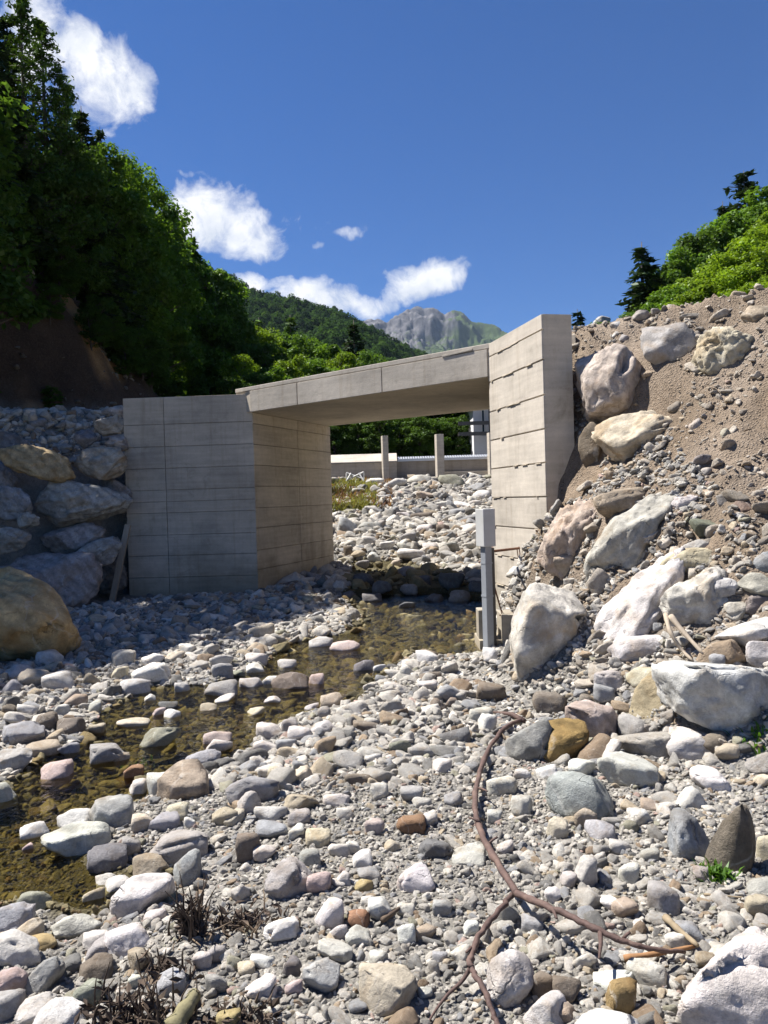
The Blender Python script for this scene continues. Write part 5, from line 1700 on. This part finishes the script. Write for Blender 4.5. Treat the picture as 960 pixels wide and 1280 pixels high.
def tree(kind, x, y, h, col, label, group, wide=1.0, z=None):
    v = rnd.randrange(len(PROTO[kind]))
    trunk, crown = PROTO[kind][v]
    zz = float(terrain(np.array([x]), np.array([y]))[0]) - 0.15 if z is None else z
    nm = {'B': 'broadleaf_tree', 'S': 'spruce_tree', 'P': 'pine_tree', 'L': 'larch_tree', 'T': 'broadleaf_tree'}[kind]
    key = (kind, v)
    if key not in TREES:
        root = bpy.data.objects.new(nm, None)
        COL.objects.link(root)
        ch = []
        for pn, me in (('trunk', trunk), ('crown', crown)):
            o = bpy.data.objects.new(pn, me)
            COL.objects.link(o)
            o.parent = root
            ch.append(o)
        TREES[key] = (root, ch)
    else:
        r0, c0 = TREES[key]
        root = r0.copy()
        COL.objects.link(root)
        ch = []
        for c in c0:
            o = c.copy()
            COL.objects.link(o)
            o.parent = root
            ch.append(o)
    s = h / 10.0
    root.location = (x, y, zz)
    root.scale = (s * wide, s * wide, s)
    root.rotation_euler = (0, 0, rnd.uniform(0, 6.28))
    j = rnd.uniform(0.82, 1.18)
    ch[1].color = (col[0] * j, col[1] * j, col[2] * j, 1)
    tag(root, label, 'tree', group)
    return root


DG, MG, LG, YG, CG = (0.075, 0.142, 0.026), (0.082, 0.152, 0.026), (0.10, 0.185, 0.024), (0.16, 0.25, 0.022), (0.035, 0.062, 0.028)


def tree_at(kind, px, top, Y, col, label, group, wide=1.0, hmin=1.6, hmax=16):
    v = ray(px, 600)
    x = v[0] / v[1] * Y
    if group == GL:                              # keep the cliff face free: stand on top of it
        while np.interp(Y, XCY, XCX) - x < 3.0 and Y < 60:
            Y += 0.5
            x = v[0] / v[1] * Y
    zt = at(px, top, Y / ray(px, top)[1])[2]
    zg = float(terrain(np.array([x]), np.array([Y]))[0])
    return tree(kind, x, Y, min(max(zt - zg + 0.15, hmin), hmax), col, label, group, wide)


XCY, XCX = [0, 10, 18, 27, 33, 42, 60, 90, 140], [-15, -14.5, -15.6, -13.1, -9.6, -9.6, -13, -20, -34]
GL = 'forest trees on the left hillside above the dirt cliff'
shared = 'broadleaf tree in the dark shaded forest on the hillside above the dirt cliff'
for (kd, px, top, Y, c, lb, wd) in [
        ('L', 48, -2, 28, MG, 'tall airy conifer with its tip against the white cloud, highest in the forest', 1.0), ('S', -6, -70, 26.5, CG, 'tall dark spruce at the outer edge of the cliff forest, beside the airy conifer', 1.1),
        ('L', 92, 78, 29, MG, 'thin conifer stepping down beside the tall airy conifer', 0.9), ('S', 20, 60, 25.5, CG, 'dark spruce in front of the tall airy conifer', 1.15),
        ('L', 72, 25, 33, MG, 'airy conifer standing close behind the tall airy conifer', 1.1), ('S', 30, 15, 34, CG, 'dark spruce showing between the two tall conifers', 1.1), ('B', 60, 190, 35, DG, shared, 1.1), ('B', 15, 170, 34, DG, shared, 1.1), ('L', 100, 100, 37, MG, 'slender airy conifer lowest of the airy group', 0.9), ('S', 140, 158, 38, CG, 'small dark spruce on the skyline under the big cloud', 1.0), ('B', 182, 212, 41, LG, 'lit broadleaf tree on the skyline above the second cloud', 0.9), ('S', 118, 132, 31, CG, 'dark spruce with a ragged outline below the big cloud', 1.2), ('B', 100, 165, 28, DG, shared, 1.0), ('B', 62, 185, 26, DG, shared, 1.0),
        ('B', 20, 175, 25, DG, shared, 1.1), ('B', -25, 200, 23, DG, shared, 1.1), ('B', 140, 178, 35, LG, 'sunlit broadleaf tree on the forest edge below the big cloud', 0.9),
        ('B', 166, 198, 37, LG, 'yellow green broadleaf tree on the forest edge where the skyline dips', 0.9), ('B', 150, 235, 33, DG, shared, 1.0), ('B', 115, 245, 30, DG, shared, 1.1),
        ('B', 202, 238, 40, LG, 'broadleaf tree with a lit top poking from the middle of the sloping skyline', 0.75), ('B', 186, 268, 37, DG, shared, 1.0), ('B', 226, 283, 42, LG, 'lit broadleaf tree in front of the second cloud', 0.9),
        ('S', 250, 288, 45, MG, 'slim spruce on the skyline beside the second cloud', 1.0), ('B', 212, 310, 39, DG, shared, 1.0), ('B', 240, 325, 41, MG, shared, 1.0),
        ('B', 266, 322, 46, LG, 'lit broadleaf tree near the lower end of the hillside skyline', 0.9), ('B', 281, 350, 49, MG, 'last broadleaf tree at the low end of the hillside skyline', 0.8),
        ('B', 262, 375, 44, DG, shared, 1.0), ('B', 228, 380, 39, DG, shared, 1.1), ('B', 190, 340, 35.5, DG, shared, 1.1), ('B', 152, 325, 31.5, DG, shared, 1.1), ('B', 276, 415, 46, DG, shared, 1.1),
        ('B', 250, 430, 41, DG, shared, 1.2), ('B', 222, 440, 37.5, DG, shared, 1.4), ('B', 190, 415, 34.5, DG, shared, 1.4), ('B', 120, 330, 29.5, DG, shared, 1.3), ('B', 70, 290, 28, DG, shared, 1.2),
        ('B', 25, 270, 27, DG, shared, 1.2), ('B', -15, 260, 26, DG, shared, 1.2), ('B', 250, 470, 38, DG, shared, 1.6), ('B', 280, 455, 43, DG, shared, 1.3), ('B', 40, 330, 26.3, DG, shared, 1.8),
        ('B', 5, 322, 25.4, DG, shared, 1.8), ('B', 88, 338, 27.4, DG, shared, 1.8), ('B', 130, 365, 29.5, DG, shared, 1.7), ('B', 160, 390, 31.6, DG, shared, 1.6)]:
    tree_at(kd, px, top, Y, c, lb, GL, wd, 2.0)
# the same forest goes on along the left bank and up the hill
for (x, y, h) in [(-11.3, 12.5, 11), (-11.8, 15.8, 12), (-13.2, 19.2, 11), (-13, 23, 11), (-13.5, 9.5, 11), (-15.5, 14, 11), (-16, 18, 12), (-17, 23, 12), (-19, 28, 12), (-22, 34, 12)]:
    tree('B', x, y, h, DG, shared, GL, 1.1)

for (px, Y, dt, h) in [(-14, 24, 1.0, 2.2), (6, 25.5, 1.4, 2.0), (22, 27, 1.8, 2.3), (40, 27.5, 1.3, 1.7), (58, 28.5, 1.6, 2.2), (78, 29.5, 1.5, 1.8), (96, 30, 1.9, 2.4), (112, 30.5, 1.2, 1.6),
                       (132, 31.5, 1.7, 2.3), (152, 32, 1.1, 1.8), (168, 33, 1.6, 2.4), (188, 34, 1.0, 2.0), (205, 35, 1.2, 2.6), (222, 36, 0.9, 2.4), (240, 37, 0.8, 2.8), (64, 27.5, 0.5, 0.9), (118, 29.5, 0.4, 1.0), (30, 25.5, 0.6, 1.0)]:
    xx = np.interp(Y, XCY, XCX) - dt / 0.86
    o = tree('B', xx, Y, h, DG, 'dark shrub clinging to the lip of the dirt cliff under the forest', 'shrubs on the dirt cliff', 1.5)
    o.name = 'shrub'
    o['category'] = 'shrub'

GM = 'trees in the valley behind the bridge deck'
sharedm = 'green tree in the sunlit valley wood behind the bridge deck'
for (kd, px, top, Y, c, lb, wd) in [
        ('B', 302, 398, 62, YG, 'bright yellow green tree beside the dark forest edge above the deck', 1.0), ('B', 326, 405, 66, YG, sharedm, 1.0), ('B', 306, 440, 54, YG, sharedm, 1.0), ('B', 338, 425, 60, LG, sharedm, 1.0),
        ('S', 369, 379, 78, MG, 'tall green conifer rising from the valley wood behind the deck', 1.25), ('S', 448, 400, 74, CG, 'dark conifer standing behind the middle of the deck', 1.35), ('B', 352, 412, 72, MG, sharedm, 1.0),
        ('B', 388, 420, 70, LG, sharedm, 1.0), ('B', 412, 428, 68, LG, sharedm, 1.0), ('B', 426, 440, 62, YG, sharedm, 1.0), ('B', 398, 445, 58, LG, sharedm, 1.0), ('B', 368, 445, 56, YG, sharedm, 1.0),
        ('B', 345, 455, 52, LG, sharedm, 1.0), ('B', 322, 462, 50, MG, sharedm, 1.1), ('B', 468, 440, 70, MG, sharedm, 1.0), ('B', 318, 385, 92, MG, sharedm, 1.1), ('B', 345, 395, 95, MG, sharedm, 1.1),
        ('B', 395, 402, 96, MG, sharedm, 1.1), ('B', 420, 412, 98, MG, sharedm, 1.1), ('B', 372, 400, 100, MG, sharedm, 1.1), ('B', 300, 372, 96, MG, sharedm, 1.1), ('B', 294, 470, 46, DG, sharedm, 1.1),
        ('B', 310, 480, 45, MG, sharedm, 1.2), ('S', 330, 395, 84, MG, 'narrow green conifer between the yellow green tree and the tall conifer', 1.1)]:
    tree_at(kd, px, top, Y, c, lb, GM, wd, 2.0)
GU = 'trees seen through the bridge opening'
sharedu = 'dark shaded tree behind the weir seen through the bridge opening'
for (px, top, Y) in [(405, 478, 44), (430, 474, 46), (455, 470, 44.5), (480, 466, 47), (505, 462, 45), (530, 458, 47), (555, 454, 45), (580, 450, 46.5), (605, 446, 52), (420, 520, 41), (447, 522, 41.5), (474, 518, 41.2),
                     (500, 520, 41.8), (526, 518, 41.2), (552, 520, 41.6), (577, 518, 42), (600, 470, 56), (635, 445, 55), (390, 500, 42)]:
    tree_at('B', px, top, Y, DG, sharedu, GU, 1.35, 2.0)
GR = 'trees on the right hillside behind the slope'
sharedr = 'yellow green tree on the sunlit hillside behind the slope'
for (kd, px, top, Y, c, lb, wd) in [
        ('S', 809, 302, 46, CG, 'dark conifer standing alone at the left end of the sunlit hillside', 1.65), ('P', 938, 213, 58, CG, 'dark pine on the crest of the sunlit hillside', 1.5), ('S', 727, 386, 66, CG, 'dark conifer tip peeping out behind the sunlit wing wall', 1.2),
        ('S', 911, 251, 56, CG, 'little spiky conifer on the crest below the crest pine', 1.0), ('S', 867, 292, 52, CG, 'little spiky conifer on the middle of the hillside skyline', 1.0),
        ('B', 958, 232, 50, LG, sharedr, 1.0), ('B', 930, 258, 50, LG, sharedr, 1.0), ('B', 905, 276, 49, LG, sharedr, 1.0), ('B', 882, 292, 48, MG, sharedr, 1.0), ('B', 858, 308, 47, LG, sharedr, 1.0),
        ('B', 840, 325, 46, MG, sharedr, 1.0), ('B', 845, 355, 40, LG, sharedr, 1.1), ('B', 878, 335, 40, YG, sharedr, 1.1), ('B', 912, 312, 40, YG, sharedr, 1.1), ('B', 948, 285, 40, YG, sharedr, 1.1),
        ('B', 985, 255, 42, YG, sharedr, 1.1), ('B', 830, 372, 36, LG, sharedr, 1.1), ('B', 800, 388, 37, MG, sharedr, 1.1), ('B', 862, 365, 33, YG, sharedr, 1.2), ('B', 898, 350, 33, YG, sharedr, 1.2),
        ('B', 935, 330, 33, YG, sharedr, 1.2), ('B', 972, 305, 33, YG, sharedr, 1.2), ('B', 785, 392, 40, MG, sharedr, 1.0), ('B', 768, 398, 42, MG, 'small bush on the skyline between the wing wall and the pine', 1.0),
        ('B', 815, 392, 31, LG, sharedr, 1.3), ('B', 850, 385, 29, YG, sharedr, 1.3), ('B', 890, 375, 28, LG, sharedr, 1.3), ('B', 925, 365, 28, YG, sharedr, 1.3), ('B', 960, 345, 28, YG, sharedr, 1.3),
        ('B', 1000, 330, 29, YG, sharedr, 1.3), ('B', 1010, 280, 36, LG, sharedr, 1.2), ('B', 755, 403, 46, MG, 'low bush on the skyline nearest to the wing wall', 1.0)]:
    tree_at(kd, px, top, Y, c, lb, GR, wd, 1.5)

# far wooded hill: trees past counting
FT_ = []
for i in range(4):
    g = np.random.default_rng(700 + i)
    d = g.normal(size=(420, 3))
    d /= np.linalg.norm(d, axis=1)[:, None]
    P = d * g.uniform(0.45, 1.0, 420)[:, None] ** 0.5 * np.array([1, 1, 1.15])
    Nn = d + g.normal(size=d.shape) * 0.4 + np.array([0, 0, 0.4])
    Nn /= np.linalg.norm(Nn, axis=1)[:, None]
    A_ = np.cross(Nn, g.normal(size=d.shape))
    A_ /= np.linalg.norm(A_, axis=1)[:, None]
    B_ = np.cross(Nn, A_)
    s = g.uniform(0.10, 0.22, 420)[:, None]
    V = np.stack([P - A_ * s, P + B_ * s * 0.7, P + A_ * s, P - B_ * s * 0.7], 1).reshape(-1, 3)
    me = mesh_np('far_crown', V, np.arange(len(V)).reshape(-1, 4), False)
    FT_.append(me)


def mat_far_leaf():
    m, t = new_mat('far foliage')
    a_ = t.n('ShaderNodeAttribute', attribute_type='INSTANCER', attribute_name='tint')
    d = t.n('ShaderNodeBsdfDiffuse')
    t.put(d.inputs[0], a_.outputs['Color'])
    tr = t.n('ShaderNodeBsdfTranslucent')
    t.put(tr.inputs[0], a_.outputs['Color'])
    mx = t.n('ShaderNodeMixShader')
    mx.inputs[0].default_value = 0.3
    t.t.links.new(d.outputs[0], mx.inputs[1])
    t.t.links.new(tr.outputs[0], mx.inputs[2])
    t.out(mx.outputs[0])
    return m


M['far_leaf'] = mat_far_leaf()
for me in FT_:
    me.materials.append(M['far_leaf'])
FC = proto_collection('far_crown_shapes', FT_)
nr_, nu_ = HV.shape[:2]
nT = 9000
ir = rng.uniform(2, nr_ - 6, nT)
iu = rng.uniform(0, nu_ - 2, nT)
i0, j0 = ir.astype(int), iu.astype(int)
fr0, fr1 = (ir - i0)[:, None], (iu - j0)[:, None]
PT = (HV[i0, j0] * (1 - fr0) + HV[i0 + 1, j0] * fr0) * (1 - fr1) + (HV[i0, j0 + 1] * (1 - fr0) + HV[i0 + 1, j0 + 1] * fr0) * fr1
dist = PT[:, 1]
rad = rng.uniform(2.0, 4.2, nT)
PT[:, 2] += rad * 0.7
tn = np.array([(0.040, 0.080, 0.018), (0.052, 0.10, 0.02), (0.034, 0.066, 0.018), (0.065, 0.115, 0.02), (0.024, 0.046, 0.02)])[rng.choice(5, nT, p=[.3, .25, .25, .1, .1])] * rng.uniform(0.8, 1.2, nT)[:, None]
scatter('hill_forest', PT, np.stack([rng.normal(0, .1, nT), rng.normal(0, .1, nT), rng.uniform(0, 6.3, nT)], -1), rad[:, None] * np.stack([np.ones(nT), np.ones(nT), rng.uniform(0.9, 1.6, nT)], -1), tn, rng.integers(0, 4, nT), FC)

# ------------------------------------------------------------------ haze in the valley air
hz = MB().box((0, 3100, 429), (5600, 0, 0), (0, 3700, 0), (0, 0, 431)).build('haze', None)
hm, ht = new_mat('valley haze')
pv = ht.n('ShaderNodeVolumePrincipled')
pv.inputs['Color'].default_value = (0.62, 0.78, 1.0, 1)
pv.inputs['Density'].default_value = HAZE
pv.inputs['Anisotropy'].default_value = 0.0
ht.out(None, vol=pv.outputs[0])
hz.data.materials.append(hm)
hz['kind'] = 'stuff'

# ------------------------------------------------------------------ branches, sticks, dead plants, grass
gq = lambda px, py, lift: hit(px, py, 0.8, 40, lift)[0]
br = empty('bare_branch', tuple(gq(640, 1117, 0.05)), 'long reddish brown bare branch lying forked across the foreground stones', 'branch')
stem = [gq(*q) for q in [(652, 900, 0.03), (634, 908, 0.05), (613, 932, 0.06), (598, 972, 0.06), (594, 1010, 0.07), (602, 1042, 0.08), (620, 1076, 0.09), (646, 1117, 0.10)]]
MB().tube(crook(spline(stem, 6), 0.0028, 1), knotty(0.0140, 0.0140, 43, 1), 10).build('stem', M['branch'], br, smooth=True)
rf = [gq(*q) for q in [(646, 1117, 0.10), (672, 1128, 0.12), (712, 1145, 0.13), (750, 1164, 0.125), (790, 1180, 0.10), (822, 1187, 0.07), (856, 1190, 0.04)]]
MB().tube(crook(spline(rf, 6), 0.0025, 2), knotty(0.0140, 0.006, 37, 2), 10).build('fork', M['branch'], br, smooth=True)
lf = [gq(*q) for q in [(640, 1119, 0.09), (620, 1142, 0.10), (600, 1170, 0.10), (589, 1198, 0.09), (592, 1216, 0.085), (606, 1238, 0.075), (614, 1262, 0.06), (626, 1290, 0.04)]]
MB().tube(crook(spline(lf, 6), 0.0025, 3), knotty(0.0110, 0.0075, 43, 3), 9).build('fork', M['branch'], br, smooth=True)
tf = [gq(*q) for q in [(590, 1206, 0.085), (578, 1226, 0.05), (560, 1243, 0.03), (545, 1262, 0.02), (532, 1284, 0.01)]]
MB().tube(spline(tf, 5), np.linspace(0.008, 0.003, 21), 7).build('twig', M['branch'], br, smooth=True)
t2 = [gq(750, 1164, 0.125), gq(751, 1180, 0.11), gq(749, 1198, 0.10)]
MB().tube(t2, [0.009, 0.007, 0.004], 7).build('twig', M['branch'], br, smooth=True)
t3 = [gq(655, 902, 0.02), gq(640, 893, 0.04), gq(615, 890, 0.03)]
MB().tube(t3, [0.024, 0.018, 0.008], 8).build('stub', M['branch'], br, smooth=True)


for (px, py, lf_, dx, dy, up_) in [(600, 1028, 0.075, -14, -6, .02), (610, 1056, 0.08, 12, -10, .03), (597, 985, 0.065, 12, 4, .02), (690, 1136, 0.125, 6, 12, .02), (778, 1175, 0.105, 10, -10, .025), (593, 1184, 0.095, -10, 6, .015)]:
    p0_ = gq(px, py, lf_)
    p1_ = gq(px + dx, py + dy, lf_ + up_)
    MB().tube([p0_, (p0_ + p1_) / 2 + [0, 0, 0.004], p1_], [0.008, 0.006, 0.0045], 6).build('stub', M['branch'], br, smooth=True)


def stick(name, pts, r, mat, label, sides=7):
    P = spline([gq(*q) for q in pts], 5)
    n = len(P)
    return tag(MB().tube(P, np.linspace(r, r * 0.55, n) * (1 + 0.12 * np.sin(np.arange(n) * 1.6)), sides).build(name, mat, smooth=True), label, 'stick')


stick('stick', [(780, 1198, .03), (820, 1192, .035), (868, 1183, .03)], 0.011, M['wood_orange'], 'short orange peeled stick under the tip of the branch')
stick('stick', [(832, 1147, .03), (846, 1160, .05), (872, 1182, .04)], 0.014, M['dry'], 'pale knobbly stick pointing at the pinkish white corner boulder')
stick('stick', [(832, 768, .25), (838, 790, .22), (852, 812, .12), (866, 826, .05)], 0.018, M['wood_grey'], 'bent grey stick rising in the hollow by the split cream boulder')
stick('stick', [(838, 770, .25), (856, 792, .2), (880, 818, .08)], 0.022, M['wood_grey'], 'straight grey stick leaning in the hollow beside the bent stick')
stick('stick', [(478, 1150, .03), (490, 1142, .035), (503, 1132, .03)], 0.011, M['dead'], 'short dark stick on the gravel left of the branch fork')
stick('stick', [(215, 1288, .03), (232, 1262, .06), (246, 1240, .08)], 0.034, M['wood_olive'], 'thick mossy driftwood piece beside the dark dead roots')
stick('stick', [(880, 1118, .02), (905, 1120, .025), (930, 1122, .02)], 0.005, M['dry'], 'thin pale straw below the pointed brown stone')
stick('stick', [(818, 1006, .02), (845, 1008, .02)], 0.004, M['dry'], 'thin pale straw on the earth behind the bluish faceted boulder')
stick('stick', [(480, 1275, .01), (500, 1268, .02), (522, 1270, .01)], 0.006, M['dry'], 'thin pale twig at the bottom by the cream foreground slab')


def dead_plant(c_px, n, spread, hgt, label, seed, up=0.5):
    g = random.Random(seed)
    c = gq(*c_px, 0.0)
    root = empty('dead_plant', tuple(c), label, 'dead plant', 'dead plants on the gravel')
    st = MB()
    for i in range(n):
        b = c + np.array([g.gauss(0, spread), g.gauss(0, spread * 0.55), 0.0])
        b[2] = float(terrain(np.array([b[0]]), np.array([b[1]]))[0])
        an = g.uniform(0, 6.28)
        lean = g.uniform(0.1, 1.3) if g.random() > up else g.uniform(0, 0.25)
        L = hgt * g.uniform(0.35, 1.0)
        q, pts = b.copy(), [b]
        for k in range(3):
            q = q + np.array([math.cos(an) * math.sin(lean), math.sin(an) * math.sin(lean), math.cos(lean)]) * L / 3
            q[2] = max(q[2], b[2] + 0.012)
            lean += g.uniform(-0.1, 0.5)
            an += g.uniform(-0.5, 0.5)
            pts.append(q.copy())
        st.tube(pts, [0.0055 * g.uniform(.6, 1.4), 0.004, 0.003, 0.0015], 5, False)
    tag(st.build('stems', M['dead'], root, smooth=True), kind='stuff')
    lv = MB()
    for i in range(n * 3):
        b = c + np.array([g.gauss(0, spread), g.gauss(0, spread * 0.5), 0.0])
        b[2] = float(terrain(np.array([b[0]]), np.array([b[1]]))[0]) + abs(g.gauss(0, hgt * 0.3))
        a_ = np.array([g.gauss(0, 1), g.gauss(0, 1), g.gauss(0, .8)])
        a_ /= np.linalg.norm(a_)
        b_ = np.cross(a_, [g.gauss(0, 1), g.gauss(0, 1), g.gauss(0, 1)])
        b_ /= np.linalg.norm(b_)
        s = g.uniform(0.010, 0.030)
        nn = np.cross(a_, b_)
        lv.add([b - a_ * s, b + b_ * s * .4 + nn * s * .3, b + a_ * s, b - b_ * s * .4 + nn * s * .3], [[0, 1, 2], [0, 2, 3]])
    tag(lv.build('withered_leaves', M['dead'], root), kind='stuff')


dead_plant((238, 1172), 46, 0.028, 0.24, 'dark upright bundle of dead stems in the middle left foreground', 1, 0.8)
dead_plant((300, 1160), 46, 0.075, 0.10, 'low mat of withered brown stems beside the upright dead bundle', 2, 0.1)
dead_plant((165, 1290), 60, 0.075, 0.20, 'dark tangle of dead roots at the bottom in front of the upright bundle', 3, 0.55)
dead_plant((300, 1282), 36, 0.08, 0.09, 'brown withered stems at the bottom beside the mossy driftwood', 4, 0.1)
dead_plant((205, 1222), 24, 0.045, 0.10, 'small brown withered tuft between the upright bundle and the dark tangle', 5, 0.2)


def grass_patch(name, pts, cols, size, seed, mat):
    g = np.random.default_rng(seed)
    n = len(pts)
    an = g.uniform(0, 6.283, n)
    lean = g.uniform(0.1, 0.8, n)
    h = size * g.uniform(0.4, 1.0, n)
    d = np.stack([np.cos(an) * np.sin(lean), np.sin(an) * np.sin(lean), np.cos(lean)], -1)
    sd = np.stack([-np.sin(an), np.cos(an), 0 * an], -1) * (h * 0.07 + 0.004)[:, None]
    P = np.asarray(pts)
    mid = P + d * (h * 0.6)[:, None]
    tip = P + d * h[:, None] + np.stack([np.cos(an), np.sin(an), -0.4 + 0 * an], -1) * (h * 0.2)[:, None]
    V = np.stack([P - sd, P + sd, mid + sd * .7, mid - sd * .7, tip], 1).reshape(-1, 3)
    b = np.arange(n) * 5
    Fq = [[k, k + 1, k + 2, k + 3] for k in b] + [[k + 3, k + 2, k + 4] for k in b]
    me = mesh_np(name, V, Fq, False)
    o = obj(name, me, mat)
    o.color = (*cols, 1)
    return tag(o, kind='stuff')


def patch_points(px0, px1, py0, py1, n, seed, dens=None):
    g = np.random.default_rng(seed)
    c = [hit(px0, py0, 5)[0], hit(px1, py0, 5)[0], hit(px0, py1, 5)[0], hit(px1, py1, 5)[0]]
    c = np.array(c)
    x = g.uniform(c[:, 0].min(), c[:, 0].max(), n)
    y = g.uniform(c[:, 1].min(), c[:, 1].max(), n)
    m_ = n2(x, y, 0.8, 3, seed) + g.normal(0, .3, n) > (dens if dens is not None else -0.1)
    x, y = x[m_], y[m_]
    return np.stack([x, y, terrain(x, y)], -1)


grass_patch('grass', patch_points(395, 470, 606, 640, 5200, 81), (0.15, 0.15, 0.055), 0.36, 81, M['leaf'])
grass_patch('red_weeds', patch_points(400, 490, 602, 636, 2600, 82), (0.17, 0.095, 0.065), 0.34, 82, M['leaf'])
tufts = []
for (px, py, n_, sp) in [(893, 1098, 90, 0.03), (948, 928, 60, 0.05), (166, 938, 40, 0.05)]:
    c = gq(px, py, 0.0)
    q = np.stack([rng.normal(c[0], sp, n_), rng.normal(c[1], sp, n_)], -1)
    tufts.append(np.stack([q[:, 0], q[:, 1], terrain(q[:, 0], q[:, 1])], -1))
grass_patch('green_weeds', np.concatenate(tufts), (0.07, 0.15, 0.02), 0.07, 83, M['leaf'])
# scrub hanging over the dirt cliff
print('stones', n_stone, 'boulders', len(BOULDERS))
